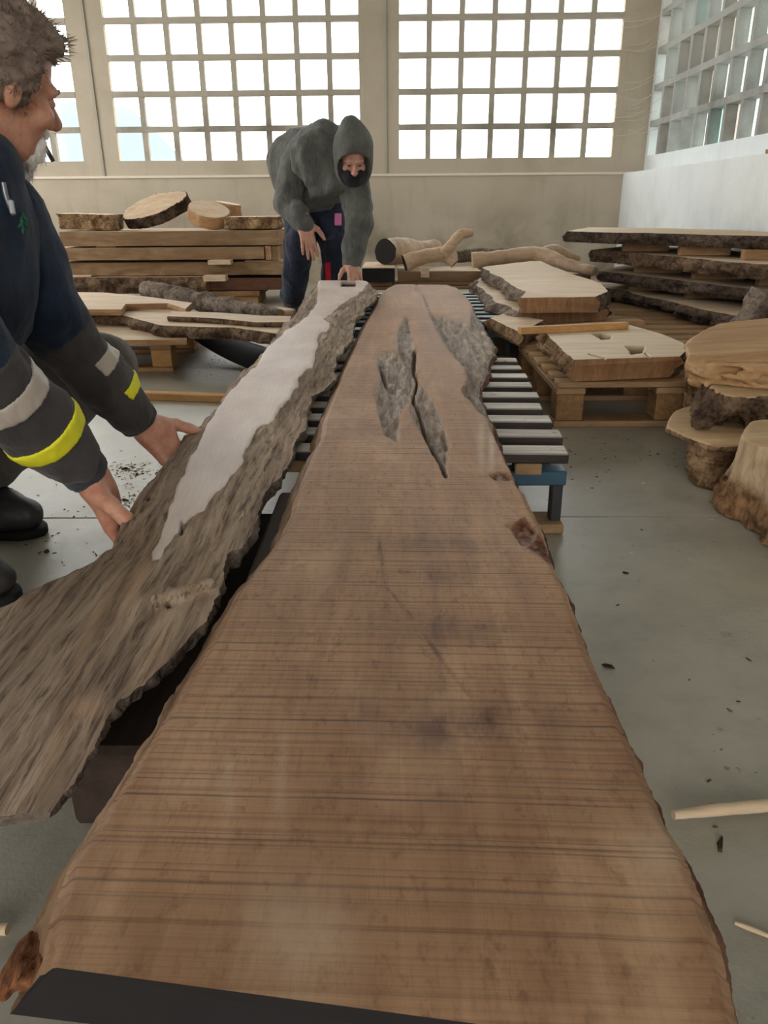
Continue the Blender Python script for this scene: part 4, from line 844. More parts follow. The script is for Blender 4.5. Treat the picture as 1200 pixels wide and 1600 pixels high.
# ------------------------------------------------------------------ stumps and root wood on the right
def organic(name, label, cat, fn, lo, hi, h, mats, cutz=None, tol=.35, names=('bark', 'cut_face'), group=None):
    """one grown piece; faces that lie on a cut plane (point, normal) become the sawn face"""
    V, F = sdf(fn, lo, hi, h); t = thing(name, label, cat, (float(V[:, 0].mean()), float(V[:, 1].mean()), float(V[:, 2].min())), group)
    if cutz is None: part(t, names[0], V, F, mats[0], True); return t
    p, n = cutz; on = np.abs((V-np.array(p))@nrm(n)) < h*tol; m = on[F].all(1)
    split_faces(t, V, F, ~m, (names[0], mats[0], None), (names[1], mats[1], None)); return t
def pln(P, p, n): return (P-np.asarray(p, np.float32))@nrm(n).astype(np.float32)
# big pale stump at the frame's edge
sc_ = np.array((1.005, 1.72, 0.)); ST = .205
def f_stump(P):
    q = P-sc_.astype(np.float32); th = np.arctan2(q[..., 1], q[..., 0]); r = np.hypot(q[..., 0], q[..., 1])
    z = np.clip(q[..., 2]/ST, 0, 1); R = .175+.02*np.sin(3*th+1.0)+.012*np.sin(7*th)+.02*(1-z)
    d = (r-R)*.85; d = smin(d, cap(P, (.885, 1.86, .02), (.93, 1.84, .21), .05, .035), .035)
    low = np.clip(1-z*1.4, 0, 1); d = d+.006*fbm(q*np.array((1, 1, .35), np.float32), 26, 4, 3)+.022*low*fbm(q, 22, 4, 5)
    return smax(smax(d, pln(P, (1.0, 1.72, ST), (-.05, -.05, 1)), .008), -(P[..., 2]-.001), .003)
def stump_side():
    t = NT('half_stripped_stump'); s = t.n('ShaderNodeSeparateXYZ'); c = t.n('ShaderNodeTexCoord'); t.l(c.outputs['Object'], s.inputs[0])
    g = t.noise(t.coord((1, 1, .2)), 40, 6, .65, .6); b = t.noise(t.coord((1, 1, .6)), 44, 8, .72, .3); k = t.math('ADD', s.outputs['Z'], t.math('MULTIPLY', t.noise(t.coord(), 9, 4), .16))
    pale = t.ramp(g, [(.3, srgb(150, 122, 94)), (.65, srgb(206, 180, 146))]); brk = t.ramp(b, [(.36, srgb(70, 48, 34)), (.6, srgb(158, 120, 84))])
    col = t.mix(t.ramp(k, [(.15, 0.0), (.19, 1.0)]), brk, pale); return t.fin(col, .85, t.bump(t.math('ADD', g, b), .008), .15)
M['stumpside'] = wood('stripped_stump_side', srgb(196, 164, 126), srgb(128, 96, 66), 'Z', 7, .8, .006, .04, blotch=.6)
organic('tree_stump', 'big pale stripped stump with flat sawn top at the right edge', 'stump', f_stump, (.72, 1.44, 0), (1.26, 1.98, .23), .006, (stump_side(), M['sapwood']), ((1.0, 1.72, ST), (-.05, -.05, 1)), 1.0)
# flared stump, wide board-like top with a bark cone below
PL = [(.775, 2.13), (.80, 2.04), (.835, 1.945), (.95, 1.945), (1.10, 1.99), (1.22, 2.12), (1.2, 2.36), (1.02, 2.44), (.86, 2.32)]; PZT = .128
def f_stool(P):
    q = P-np.array((.865, 2.03, 0), np.float32)
    stem = cap(P, (.862, 2.00, .0), (.885, 2.05, .13), .048, .075)+.010*fbm(q*np.array((.6, .6, 2), np.float32), 34, 4, 8)
    stem = smin(stem, cap(P, (1.05, 2.2, .0), (1.05, 2.2, .13), .10, .13)+.008*fbm(q, 30, 3, 9), .04)
    e = dpoly(P[..., 0], P[..., 1], PL); e = e+.004*fbm(q, 14, 2, 3)
    plate = smax(e, np.abs(P[..., 2]-(PZT-.010))-.010, .006)
    return smax(smax(smin(stem, plate, .015), P[..., 2]-PZT, .004), -(P[..., 2]-.001), .002)
organic('tree_stump', 'flared stump like a stool, bark cone under a thin flat top', 'stump', f_stool, (.74, 1.9, 0), (1.26, 2.48, .14), .006, (M['barklight'], M['sapwood']), ((.86, 2.06, PZT), (0, 0, 1)), 1.0)
# dark furrowed stump standing on it
dc = np.array((1.05, 2.23, 0.)); DT = .235
def f_dark(P):
    q = P-dc.astype(np.float32); th = np.arctan2(q[..., 1], q[..., 0]); r = np.hypot(q[..., 0], q[..., 1]); z = np.clip((q[..., 2]-PZT)/(DT-PZT), 0, 1)
    R = .135+.012*np.sin(5*th)+.03*(1-z)**1.6*(1+.35*np.sin(4*th+.6)); d = (r-R)*.8
    d = smin(d, cap(P, (.855, 2.10, .145), (.97, 2.17, .20), .022, .05), .04)
    d = d+.012*fbm(np.stack([q[..., 0], q[..., 1], q[..., 2]*.4], -1), 30, 4, 12)
    d = smax(d, -(cap(P, (.93, 2.04, .14), (.97, 2.14, .135), .024, .026)), .02)
    return smax(smax(d, pln(P, (1.05, 2.2, DT), (-.05, -.1, 1)), .006), -(P[..., 2]-(PZT+.001)), .006)
organic('tree_stump', 'dark furrowed bark stump standing on the flared stump, under the root', 'stump', f_dark, (.80, 2.0, .12), (1.26, 2.44, .26), .005, (M['bark'], M['sapwood']), ((1.05, 2.2, DT), (-.05, -.1, 1)), 1.0)
# carved root lying over the dark stump
RPL = [(.895, 2.30), (.93, 2.22), (1.0, 2.17), (1.10, 2.13), (1.27, 2.085), (1.52, 2.06), (1.62, 2.3), (1.5, 2.5), (1.27, 2.62), (1.10, 2.60), (.99, 2.49), (.93, 2.39)]
def f_root(P):
    q = P-np.array((1.17, 2.38, .255), np.float32); fr = np.clip((2.36-P[..., 1])/.25, 0, 1)
    lay = fbm(np.stack([q[..., 0]*.5+q[..., 2]*.35, q[..., 1]*.5, q[..., 2]*2.6+q[..., 0]*.35], -1), 15, 4, 31)
    side = dpoly(P[..., 0], P[..., 1], RPL)-.040+.38*np.maximum(.315-P[..., 2], 0)+(.026*lay+.010*fbm(q, 30, 3, 9))*(.35+.65*fr)
    top = pln(P, (1.15, 2.42, .330), (-.07, -.10, 1))+.022*fr*np.clip(vn(np.stack([q[..., 0]*.35, q[..., 1]+.38*q[..., 0], 0*q[..., 2]], -1), 24, 12), 0, 1)
    d = smax(side, top, .022)
    for x0, y0, z0, x1, y1, z1, r in [(.90, 2.24, .300, 1.50, 2.07, .278, .014), (.90, 2.20, .272, 1.30, 2.07, .250, .019), (1.0, 2.13, .245, 1.5, 2.02, .222, .019), (1.0, 2.27, .318, 1.45, 2.18, .304, .012)]:
        d = smax(d, -(cap(P, (x0, y0, z0), (x1, y1, z1), r, r*.7)+.008*vn(q, 30, 5)), .008)
    return smax(smax(d, .205-P[..., 2], .01), -(f_dark(P)-.001), .004)
V, F = sdf(f_root, (.83, 1.98, .19), (1.66, 2.68, .36), .0055)
t = thing('tree_root', 'carved pale root wood lying across the dark stump', 'root', (1.17, 2.38, .18)); part(t, 'root_body', V, F, M['drift'], True)
def f_leg(P): return cap(P, (1.01, 2.53, .10), (1.03, 2.52, .26), .045, .055)+.010*fbm(P*np.array((1, 1, .5), np.float32), 34, 4, 41)
V, F = sdf(f_leg, (.92, 2.43, .04), (1.12, 2.62, .32), .007); part(t, 'root_leg', V, F, M['barklight'], True, 'bark-covered stub')
# pieces squeezed between the root and the dark slab stack
chunk('bark_piece', 'grey bark chunk leaning by the foot of the dark slab stack', 'wood piece', PT(1192, 500, 3.05), (.15, .14, .20), rotm(.1, .35, .2), .03, 9, .008, 'box', (M['barkgrey'], M['barkgrey']), 121)
chunk('tree_stump', 'small tan stump beside the grey bark chunk', 'stump', PT(1232, 526, 2.85)+np.array((0, 0, -.02)), (.16, .16, .24), rotm(0, .05, 0), .014, 14, .007, 'cyl', (M['barklight'], M['sapwood']), 122, stretch=(1, 1, .4))
V, F, r0, r1 = tubeVF([PT(1180, 536, 2.80), PT(1205, 530, 2.78), PT(1235, 527, 2.75)], [.010, .010, .010], 14, 0, 8, 0, 20)
solo('plastic_pipe', np.concatenate([V, r0, r1]), F.tolist()+[list(range(len(V), len(V)+14))[::-1], list(range(len(V)+14, len(V)+28))], plain('white_plastic', srgb(214, 208, 198), .4), 'thin white pipe poking out behind the carved root', 'pipe')
# ------------------------------------------------------------------ sticks, chips and sawdust on the floor
V, F, r0, r1 = tubeVF([PZ(1052, 1273, .016), PZ(1100, 1268, .014), PZ(1160, 1262, .013), PZ(1290, 1250, .012)], [.006, .0075, .008, .008], 12, .001, 40, 3, 40)
solo('peeled_stick', np.concatenate([V, r0, r1]), F.tolist()+[list(range(len(V), len(V)+12))[::-1], list(range(len(V)+12, len(V)+24))], M['pale'], 'pale peeled stick on the floor beside the long slab', 'stick')
V, F, r0, r1 = tubeVF([PZ(1148, 1442, .004), PZ(1175, 1452, .004), PZ(1220, 1470, .004)], [.002, .003, .002], 8, .0004, 60, 4, 20)
solo('wood_splinter', V, F, M['pale'], 'thin pale splinter on the floor near the slab corner', 'splinter')
V, F, r0, r1 = tubeVF([PZ(-40, 1450, .01), PZ(-10, 1452, .01), PZ(12, 1452, .01)], [.006, .006, .006], 10, .0006, 60, 5, 20)
solo('wood_batten', np.concatenate([V, r1]), F.tolist()+[list(range(len(V), len(V)+10))], M['pale'], 'end of a pale stick poking out at the lower left', 'stick')
def chip(u, v, s, seed, mat, label, name='bark_chip'):
    p = PZ(u, v, 0); r = np.random.default_rng(seed); n = 7; th = np.sort(r.uniform(0, 2*np.pi, n)); a = r.uniform(0, np.pi); rad = s*r.uniform(.5, 1.0, n)
    x = rad*np.cos(th); y = rad*np.sin(th)*.45; X = x*math.cos(a)-y*math.sin(a); Y = x*math.sin(a)+y*math.cos(a); hgt = s*r.uniform(.12, .3)
    V = np.concatenate([np.stack([X, Y, 0*X], 1), np.stack([X*.85, Y*.85, hgt*r.uniform(.5, 1.2, n)], 1)])+np.array((p[0], p[1], .0005))
    F = [list(range(n))[::-1], list(range(n, 2*n))]+[(k, (k+1) % n, n+(k+1) % n, n+k) for k in range(n)]
    solo(name, V, F, mat, label, 'chip', 'bark chips scattered on the concrete', False)
CH = [(72, 862, .016, 'dark curled bark chip on the floor between the boots and the board'), (278, 623, .016, 'dark bark chip on the floor by the wooden strip'), (978, 896, .012, 'dark bark chip on the open floor right of the long slab'),
      (985, 864, .010, 'pale wood chip on the open floor right of the long slab'), (925, 763, .008, 'small dark chip on the floor near the steel stand foot'), (1002, 828, .008, 'small dark chip just beyond the floor joint'), (1110, 812, .010, 'dark chip on the floor joint beside the pale stump'),
      (1004, 756, .010, 'white splinter on the floor between the stand and the stumps'), (950, 1042, .014, 'brown bark chip close to the right edge of the long slab'), (1126, 1320, .016, 'dark bark chip on the floor beside the peeled stick'),
      (1028, 710, .010, 'tiny chip on the dusty floor in front of the pine pallet'), (965, 946, .006, 'tiny dark speck of bark on the open floor'), (1170, 1031, .008, 'small dark chip on the shaded floor at right'), (1075, 873, .007, 'tiny pale chip on the open floor'),
      (194, 733, .014, 'brown bark shred in the sawdust behind the hands'), (214, 742, .010, 'short bark shred below the far hand'), (196, 782, .012, 'curled bark shred beside the near hand'), (120, 656, .008, 'small chip on the bright floor between the arms'), (115, 808, .008, 'small chip near the floor joint by the near hand')]
for k, (u, v, s, lab) in enumerate(CH): chip(u, v, s, 300+k, M['pale'] if ('pale' in lab or 'white' in lab) else M['barkdark'], lab)
rr = np.random.default_rng(5); Vd, Fd = [], []
for cu, cv, ru, rv, n in [(205, 735, 22, 7, 160), (200, 780, 10, 12, 50), (330, 560, 60, 14, 160), (380, 800, 18, 30, 70), (900, 690, 120, 20, 120), (960, 720, 90, 30, 60), (120, 830, 60, 30, 40), (1120, 1180, 60, 60, 14), (80, 700, 60, 40, 30)]:
    for k in range(n):
        p = PZ(rr.normal(cu, ru), rr.normal(cv, rv), 0); a = rr.uniform(0, np.pi); L = rr.uniform(.0015, .005); w = L*rr.uniform(.2, .5); d = np.array((math.cos(a), math.sin(a), 0)); e = np.array((-d[1], d[0], 0)); b = len(Vd)
        Vd += [p-d*L-e*w+(0, 0, .0006), p+d*L-e*w+(0, 0, .0006), p+d*L+e*w+(0, 0, .0016), p-d*L+e*w+(0, 0, .0022)]; Fd.append((b, b+1, b+2, b+3))
props(part(None, 'sawdust', np.array(Vd), np.array(Fd), M['bark'], False), 'scattered sawdust and bark crumbs on the concrete floor', 'sawdust', None, 'stuff')
# ------------------------------------------------------------------ people
M['skin'] = None
def skin_mat(name, base, red, rough=.5):
    t = NT(name); n = t.noise(t.coord(), 30, 5, .6); f = t.noise(t.coord(), 260, 4, .6); c = t.mix(t.ramp(n, [(.35, 0.0), (.7, 1.0)]), base, red); c = t.mix(.25, c, t.ramp(f, [(.3, .7), (.6, 1.0)]), 'MULTIPLY')
    m = t.fin(c, rough, t.bump(f, .0009), .35); t.p.inputs['Subsurface Weight'].default_value = .08; t.p.inputs['Subsurface Radius'].default_value = (.01, .004, .002); return m
M['skin'] = skin_mat('weathered_skin', srgb(200, 150, 124), srgb(178, 110, 88))
M['skin2'] = skin_mat('skin_of_hooded_worker', srgb(196, 152, 132), srgb(178, 124, 106))
M['navy'] = cloth('navy_fleece', srgb(34, 48, 70), srgb(20, 28, 42))
M['charcoal'] = cloth('charcoal_sleeve', srgb(74, 68, 66), srgb(54, 50, 49))
M['cuff'] = cloth('dark_knit_cuff', srgb(58, 60, 66), srgb(40, 42, 47), 1400, .002)
M['grey_band'] = plain('reflective_grey_band', srgb(172, 160, 148), .5, .5, 60, .1)
M['yellow_band'] = plain('hi_vis_yellow_band', srgb(226, 220, 46), .6, .3, 80, .08)
M['trouser'] = cloth('grey_work_trousers', srgb(104, 98, 92), srgb(84, 78, 74))
M['boot'] = plain('worn_black_leather', srgb(52, 48, 46), .55, .4, 26, .35, .002)
M['sole'] = plain('boot_rubber', srgb(30, 29, 28), .8, .2)
M['hair'] = plain('grey_brown_hair', srgb(128, 110, 98), .6, .3, 60, .4, .002)
M['beard'] = plain('white_beard', srgb(232, 226, 220), .7, .2, 90, .12, .002)
M['hoodie'] = cloth('grey_green_hoodie', srgb(104, 104, 98), srgb(82, 82, 78), 700, .012)
M['jeans'] = cloth('dark_navy_trousers', srgb(40, 46, 62), srgb(26, 30, 42), 700, .008)
M['mask'] = cloth('black_face_mask', srgb(34, 33, 36), srgb(24, 24, 26))
def frame(f, up=(0, 0, 1)):
    """columns: forward, left, up"""
    f = nrm(f); l = nrm(np.cross(up, f)); u = np.cross(f, l); return np.stack([f, l, u], 1)
def head_sdf(P, c, R, neck=None, k=1.0):
    q = ((P-np.asarray(c, np.float32))@R.astype(np.float32))/k; E = lambda cc, r: ell(q, cc, r); C = lambda a, b, ra, rb: cap(q, a, b, ra, rb)
    d = E((-.018, 0, .035), (.100, .078, .092)); d = smin(d, E((.028, 0, -.045), (.066, .060, .080)), .03)
    d = smin(d, C((.030, .034, -.098), (.068, .012, -.112), .026, .024), .02); d = smin(d, C((.030, -.034, -.098), (.068, -.012, -.112), .026, .024), .02)
    for s in (1, -1):
        d = smin(d, C((.085, s*.012, .022), (.070, s*.048, .020), .013, .011), .012); d = smin(d, E((.060, s*.046, -.028), (.026, .022, .022)), .015)
        d = smax(d, -E((.101, s*.032, .000), (.018, .019, .013)), .012)
        d = smin(d, E((.078, s*.032, .000), (.0125, .0145, .0115)), .004)
        ear = smax(E((-.026, s*.080, -.012), (.017, .010, .029)), -E((-.020, s*.092, -.008), (.011, .009, .019)), .004); d = smin(d, ear, .006)
        d = smin(d, E((.104, s*.013, -.038), (.013, .009, .009)), .006)
    d = smin(d, C((.088, 0, .010), (.126, 0, -.030), .0085, .0145), .008)
    d = smin(d, C((.088, .020, -.068), (.088, -.020, -.068), .010, .010), .010); d = smax(d, -C((.103, .018, -.070), (.103, -.018, -.070), .0035, .0035), .004)
    d = d*k
    if neck is not None: d = smin(d, cap(P, np.asarray(c)+R@np.array((-.03, 0, -.06))*k, neck, .058*k, .06*k), .025)
    return d
def hand_sdf(P, w, R, fingers, thumb, s=1.0, palm=(.10, .085, .028)):
    """w wrist, R columns: along the hand, across towards the thumb, out of the back of the hand. fingers: per finger list of bend angles"""
    L, W, T = (x*s for x in palm); w = np.asarray(w, float); q = (P-w.astype(np.float32))@R.astype(np.float32)
    def rb(q, c, h, r):
        e = np.abs(q-np.asarray(c, np.float32))-(np.asarray(h, np.float32)-r); return np.linalg.norm(np.maximum(e, 0), axis=-1)+np.minimum(e.max(-1), 0)-r
    d = rb(q, (L*.52, 0, 0), (L*.50, W*.47, T*.55), T*.5); d = smin(d, cap(q, (-.03*s, 0, 0), (L*.2, 0, 0), .029*s, .030*s), .02*s)
    d = smin(d, ell(q, (L*.32, W*.36, -T*.35), (L*.32, W*.22, T*.6)), .012*s); d = smin(d, ell(q, (L*.35, -W*.32, -T*.3), (L*.35, W*.18, T*.5)), .012*s)
    tips = []
    for k, bends in enumerate(fingers):
        y = W*(.36-.24*k); ln = np.array((.045, .028, .022))*s*(.94, 1.06, 1.0, .80)[k]; r0 = (.0105, .011, .0105, .0092)[k]*s
        p = np.array((L*(.95, .99, .96, .88)[k], y, T*.1)); a = 0.0; spread = (.10, .03, -.04, -.12)[k]
        for j, (l, b) in enumerate(zip(ln, bends)):
            a += b; dirv = np.array((math.cos(a)*math.cos(spread), math.sin(spread)*math.cos(a), -math.sin(a))); p2 = p+dirv*l; ra = r0*(1, .95, .88)[j]; rb_ = r0*(.95, .88, .74)[j]
            d = smin(d, cap(q, p, p2, ra, rb_), .005*s); p = p2
        tips.append((p, dirv, a))
    p = np.array((L*.22, W*.38, -T*.2))
    for j, (dv, l, ra, rb_) in enumerate(thumb):
        p2 = p+nrm(dv)*l*s; d = smin(d, cap(q, p, p2, ra*s, rb_*s), .010*s if j == 0 else .005*s); p = p2
    return d
def bbox_of(pts, r): pts = np.array(pts, float); return pts.min(0)-r, pts.max(0)+r
def fold(P, amp, s, seed, st=(1, 1, .5)): return amp*fbm(P*np.array(st, np.float32), s, 3, seed)
def band(P, base, a, b, t0, t1, off=.003):
    """a ring of tape round the limb a-b, between fractions t0 and t1"""
    a = np.asarray(a, float); b = np.asarray(b, float); L = np.linalg.norm(b-a); ax = (b-a)/L; s = (P-a.astype(np.float32))@ax.astype(np.float32)
    return smax(base-off, np.abs(s-(t0+t1)/2*L)-(t1-t0)/2*L, .002)
# ================================================================== kneeling worker on the left
def kneeling_worker():
    HC = PT(2, 128, 1.31); HK = .913; HR = frame((math.cos(1.064)*math.cos(.276), math.sin(1.064)*math.cos(.276), -math.sin(.276)))@rotm(.2735, 0, 0); H = lambda x, y, z: HC+HR@np.array((x, y, z))*HK
    nb = HC+np.array((-.055, -.085, -.185)); chest = np.array((-.84, 1.42, .58)); belly = np.array((-.96, 1.46, .42)); hip = np.array((-1.06, 1.50, .30))
    lsh = PT(-4, 338, 1.40); lel = PT(80, 500, 1.52); lwr = PT(222, 664, 1.72)
    rsh = np.array((-.90, 1.22, .66)); rel = PT(-70, 540, 1.17); rwr = PT(140, 742, 1.44)
    lkn = PT(163, 572, 1.78); lhip = hip+np.array((.02, .12, 0)); rhip = hip+np.array((.02, -.12, 0)); lan = np.array((-.99, 1.70, .11)); rkn = np.array((-.84, 1.30, .40)); ran = np.array((-.93, 1.33, .11))
    t = thing('person', 'grey-haired worker in navy jacket with yellow bands, crouching and lifting the bark board', 'person', (-.95, 1.5, 0))
    # -- body: head, neck, trunk core, arms and hands
    parts_ = []
    lo, hi = bbox_of([HC], .17); parts_.append(sdf(lambda P: head_sdf(P, HC, HR, nb, HK), lo-np.array((.06, .02, .05)), hi, .0035))
    # hands: palms turned up under the edge of the board
    edge = nrm(PZ(272, 692, .23)-PZ(165, 842, .18))
    def hand(wr, el, tipdir, thumbdir, backdir, fingers, thumb, s):
        x = nrm(tipdir); z = nrm(np.asarray(backdir)-x*np.dot(backdir, x)); y = np.cross(z, x)
        if np.dot(y, thumbdir) < 0: y = -y
        R = np.stack([x, y, z], 1); lo, hi = bbox_of([wr, wr+x*.2*s], .09); return sdf(lambda P: smin(hand_sdf(P, wr, R, fingers, thumb, s), cap(P, np.asarray(wr)-nrm(wr-el)*.08, wr, .031, .027), .02), lo, hi, .0022)
    # far (left) hand: palm up, thumb pointing to the board, fingers under it
    lw = PT(226, 664, 1.725); parts_.append(hand(lw, lel, PT(268, 708, 1.74)-lw, PT(285, 650, 1.78)-lw, (-.25, .35, -1.0), [(.35, .5, .3), (.4, .5, .3), (.45, .55, .35), (.5, .6, .4)], [((.55, .8, -.1), .034, .0165, .015), ((.75, .62, -.05), .034, .0135, .0125), ((.85, .5, -.1), .026, .0125, .0105)], 1.0))
    # near (right) hand: hooked under the edge, thumb folded over the curled fingers
    rw = PT(143, 745, 1.445); parts_.append(hand(rw, rel, (.16, .03, -.50), (0, -1, 0), (-1, -.12, -.25), [(.22, .55, .4), (.3, .6, .4), (.35, .65, .45), (.4, .7, .45)], [((.55, .62, -.55), .040, .0165, .0155), ((.86, .25, -.45), .036, .0145, .0135), ((.80, -.05, -.60), .028, .0135, .0100)], 1.06))
    def core(P):
        d = chain(P, [(hip, .12), (belly, .12), (chest, .13), (nb, .06)], .05); d = smin(d, chain(P, [(nb-np.array((0, 0, .03)), .05), (lsh, .05), (lel, .04), (lw-nrm(lw-lel)*.03, .026)], .03), .04)
        d = smin(d, chain(P, [(nb-np.array((0, 0, .03)), .05), (rsh, .05), (rel, .04), (rw-nrm(rw-rel)*.03, .026)], .03), .04); return d
    lo, hi = bbox_of([hip, nb, lw, rw, rel, chest], .15); parts_.append(sdf(core, lo, hi, .012))
    V, F = join(*parts_); part(t, 'body', V, F, M['skin'], True)
    # -- jacket: trunk and collar, sleeves with bands, cuffs
    def trunk(P):
        d = chain(P, [(hip+np.array((.02, 0, .02)), .155), (belly, .165), (chest, .175)], .06); d = smin(d, ell(P, (chest+nb)/2+np.array((-.01, .0, -.02)), (.15, .17, .14)), .06)
        d = smin(d, chain(P, [(nb+np.array((-.02, 0, -.03)), .085), (lsh, .082)], .04), .05); d = smin(d, chain(P, [(nb+np.array((-.02, 0, -.03)), .085), (rsh, .085)], .04), .05)
        col = cap(P, nb+np.array((-.005, .0, -.04)), nb+np.array((.012, .012, .045)), .084, .080); d = smin(d, col, .02)
        return d+fold(P, .010, 9, 3)+fold(P, .004, 30, 4)
    def slL(P): d = chain(P, [(lsh, .082), (lsh*.5+lel*.5, .070), (lel, .064), (lel*.45+lwr*.55, .056), (lwr-nrm(lwr-lel)*.045, .049)], .03); return d+fold(P, .007, 14, 6)+fold(P, .003, 40, 7)
    def slR(P): d = chain(P, [(rsh, .085), (rsh*.5+rel*.5, .074), (rel, .070), (rel*.45+rwr*.55, .060), (rwr-nrm(rwr-rel)*.055, .050)], .03); return d+fold(P, .007, 14, 8)+fold(P, .003, 40, 9)
    lo, hi = bbox_of([hip, nb, lsh, rsh], .20); V, F = sdf(trunk, lo, hi, .008); jk = part(t, 'jacket', V, F, M['navy'], True)
    def upper(f, a, b, frac):  # the navy part of a sleeve ends where the charcoal part starts
        a = np.asarray(a); b = np.asarray(b); ax = nrm(b-a); L = np.linalg.norm(b-a); return lambda P: smax(f(P), ((P-a.astype(np.float32))@ax.astype(np.float32))-frac*L, .003)
    def lower(f, a, b, f0):
        a = np.asarray(a); b = np.asarray(b); ax = nrm(b-a); L = np.linalg.norm(b-a); return lambda P: smax(f(P)-.001, f0*L-((P-a.astype(np.float32))@ax.astype(np.float32)), .003)
    for nm, f, el, sh, wr, g, y in (('left', slL, lel, lsh, lwr, (.34, .46), (.62, .72)), ('right', slR, rel, rsh, rwr, (.26, .38), (.56, .68))):
        lo, hi = bbox_of([sh, el, wr], .10); V, F = sdf(upper(f, el, wr, .12), lo, hi, .007); s_ = part(jk, 'sleeve', V, F, M['navy'], True)
        lo, hi = bbox_of([el, wr], .10); V, F = sdf(lower(f, el, wr, .10), lo, hi, .0055); part(jk, 'forearm_panel', V, F, M['charcoal'], True, 'charcoal forearm of the sleeve')
        half = (lambda P: -1e3*np.ones(P.shape[:-1], np.float32)) if nm == 'right' else (lambda P: -pln(P, el-.012*RTn+.012*UPn, RTn*.75+UPn*.66))
        V, F = sdf(lambda P: smax(band(P, f(P), el, wr, *g), half(P), .002), lo, hi, .0045); part(jk, 'reflective_band', V, F, M['grey_band'], True, 'grey reflective band')
        V, F = sdf(lambda P: smax(band(P, f(P), el, wr, *y, .004), half(P), .002), lo, hi, .0045); part(jk, 'yellow_band', V, F, M['yellow_band'], True, 'bright yellow band')
        ax = nrm(wr-el); a = wr-ax*.075; b = wr-ax*.004
        V, F = sdf(lambda P: smax(cap(P, a, b, .050, .043)+fold(P, .002, 60, 5), ((P-b.astype(np.float32))@ax.astype(np.float32)), .004), *bbox_of([a, b], .06), .0045); part(jk, 'cuff', V, F, M['cuff'], True, 'dark knitted cuff')
    # zip with pull, and the green chest print
    def on_front(uv):
        d = ray(*uv); d = d/np.linalg.norm(d); p = CV+d*.8; f = lambda x: float(smin(trunk(x[None].astype(np.float32)), slL(x[None].astype(np.float32)), .01)[0])
        for _ in range(80):
            k = f(p)
            if k < 5e-4: break
            p = p+d*k*.7
        e = .002; return p, nrm([f(p+e*np.eye(3)[k])-f(p) for k in range(3)])
    zp = [on_front(p) for p in ((4, 285), (8, 305), (14, 322), (20, 335))]
    V, F, r0, r1 = tubeVF([p+g*.002 for p, g in zp], [.0045]*len(zp), 8, 0, 1, 0, 30); part(jk, 'zip', V, F, plain('zip_metal', srgb(120, 120, 124), .35, .5, Metallic=.6), True)
    p, g = zp[2]; V, F = boxVF(p+g*.008-np.array((.004, .004, .012)), p+g*.008+np.array((.004, .004, .010)), .002); part(jk, 'zip_pull', V, F, plain('zip_pull_grey', srgb(170, 172, 176), .4, .5), False)
    gm = plain('green_print', srgb(40, 92, 74), .8); lv = []
    for u0, v0, a0, L in ((32, 345, 1.2, 10), (36, 340, 1.9, 12), (30, 352, .5, 9), (38, 350, 2.3, 9), (34, 358, 1.3, 8)):
        c0, g = on_front((u0, v0)); e1 = nrm(np.cross(g, (0, 0, 1))); e2 = np.cross(g, e1); dv = e1*math.cos(a0)+e2*math.sin(a0); ev = np.cross(g, dv); k = L/1000*.9
        lv.append((np.array([c0+g*.004-dv*k, c0+g*.004+ev*k*.35, c0+g*.004+dv*k, c0+g*.004-ev*k*.35, c0+g*.001-dv*k, c0+g*.001+ev*k*.35, c0+g*.001+dv*k, c0+g*.001-ev*k*.35]), [(0, 1, 2, 3), (7, 6, 5, 4), (0, 4, 5, 1), (1, 5, 6, 2), (2, 6, 7, 3), (3, 7, 4, 0)]))
    part(jk, 'chest_print', *join(*lv), gm, False, 'green leaf-like print on the chest')
    # -- trousers and boots
    def tr(P):
        d = chain(P, [(hip, .16), (hip+np.array((.02, 0, -.02)), .15)], .04); d = smin(d, chain(P, [(lhip, .125), (lhip*.4+lkn*.6, .095), (lkn, .072)], .03), .05); d = smin(d, chain(P, [(lkn, .070), (lkn*.5+lan*.5, .068), (lan+np.array((0, 0, .02)), .058)], .02), .02)
        d = smin(d, chain(P, [(rhip, .125), (rhip*.4+rkn*.6, .095), (rkn, .078)], .03), .05); d = smin(d, chain(P, [(rkn, .074), (rkn*.5+ran*.5, .068), (ran+np.array((0, 0, .02)), .058)], .02), .02)
        return d+fold(P, .006, 16, 11)
    lo, hi = bbox_of([hip, lkn, lan, rkn, ran], .14); V, F = sdf(tr, lo, hi, .009); part(t, 'trousers', V, F, M['trouser'], True)
    for an, toe in ((lan, np.array((-.870, 1.665, .05))), (ran, np.array((-.785, 1.335, .05)))):
        d0 = nrm((toe-an)*np.array((1, 1, 0))); heel = np.array((an[0], an[1], .05))-d0*.03
        def bt(P):
            d = cap(P, heel, toe-d0*.05, .048, .046); d = smin(d, ell(P, toe-d0*.03, (.075, .050, .045), frame(d0)), .02); d = smin(d, cap(P, (an[0], an[1], .06), (an[0]-.01, an[1], .17), .052, .056), .03)
            d = smin(d, cap(P, np.array((an[0], an[1], .10)), toe-d0*.06+np.array((0, 0, .025)), .045, .03), .03)
            return smax(d+fold(P, .003, 30, 13), -(P[..., 2]-.014), .004)
        V, F = sdf(bt, *bbox_of([an+np.array((0, 0, .08)), toe, heel], .09), .005); b_ = part(t, 'boot', V, F, M['boot'], True)
        def so(P):
            e = smin(cap(P*np.array((1, 1, 0), np.float32), heel*np.array((1, 1, 0)), (toe-d0*.05)*np.array((1, 1, 0)), .052, .048), ell(P*np.array((1, 1, 0), np.float32), (toe-d0*.03)*np.array((1, 1, 0)), (.080, .054, .05), frame(d0)), .02); return smax(e, np.abs(P[..., 2]-.011)-.010, .003)
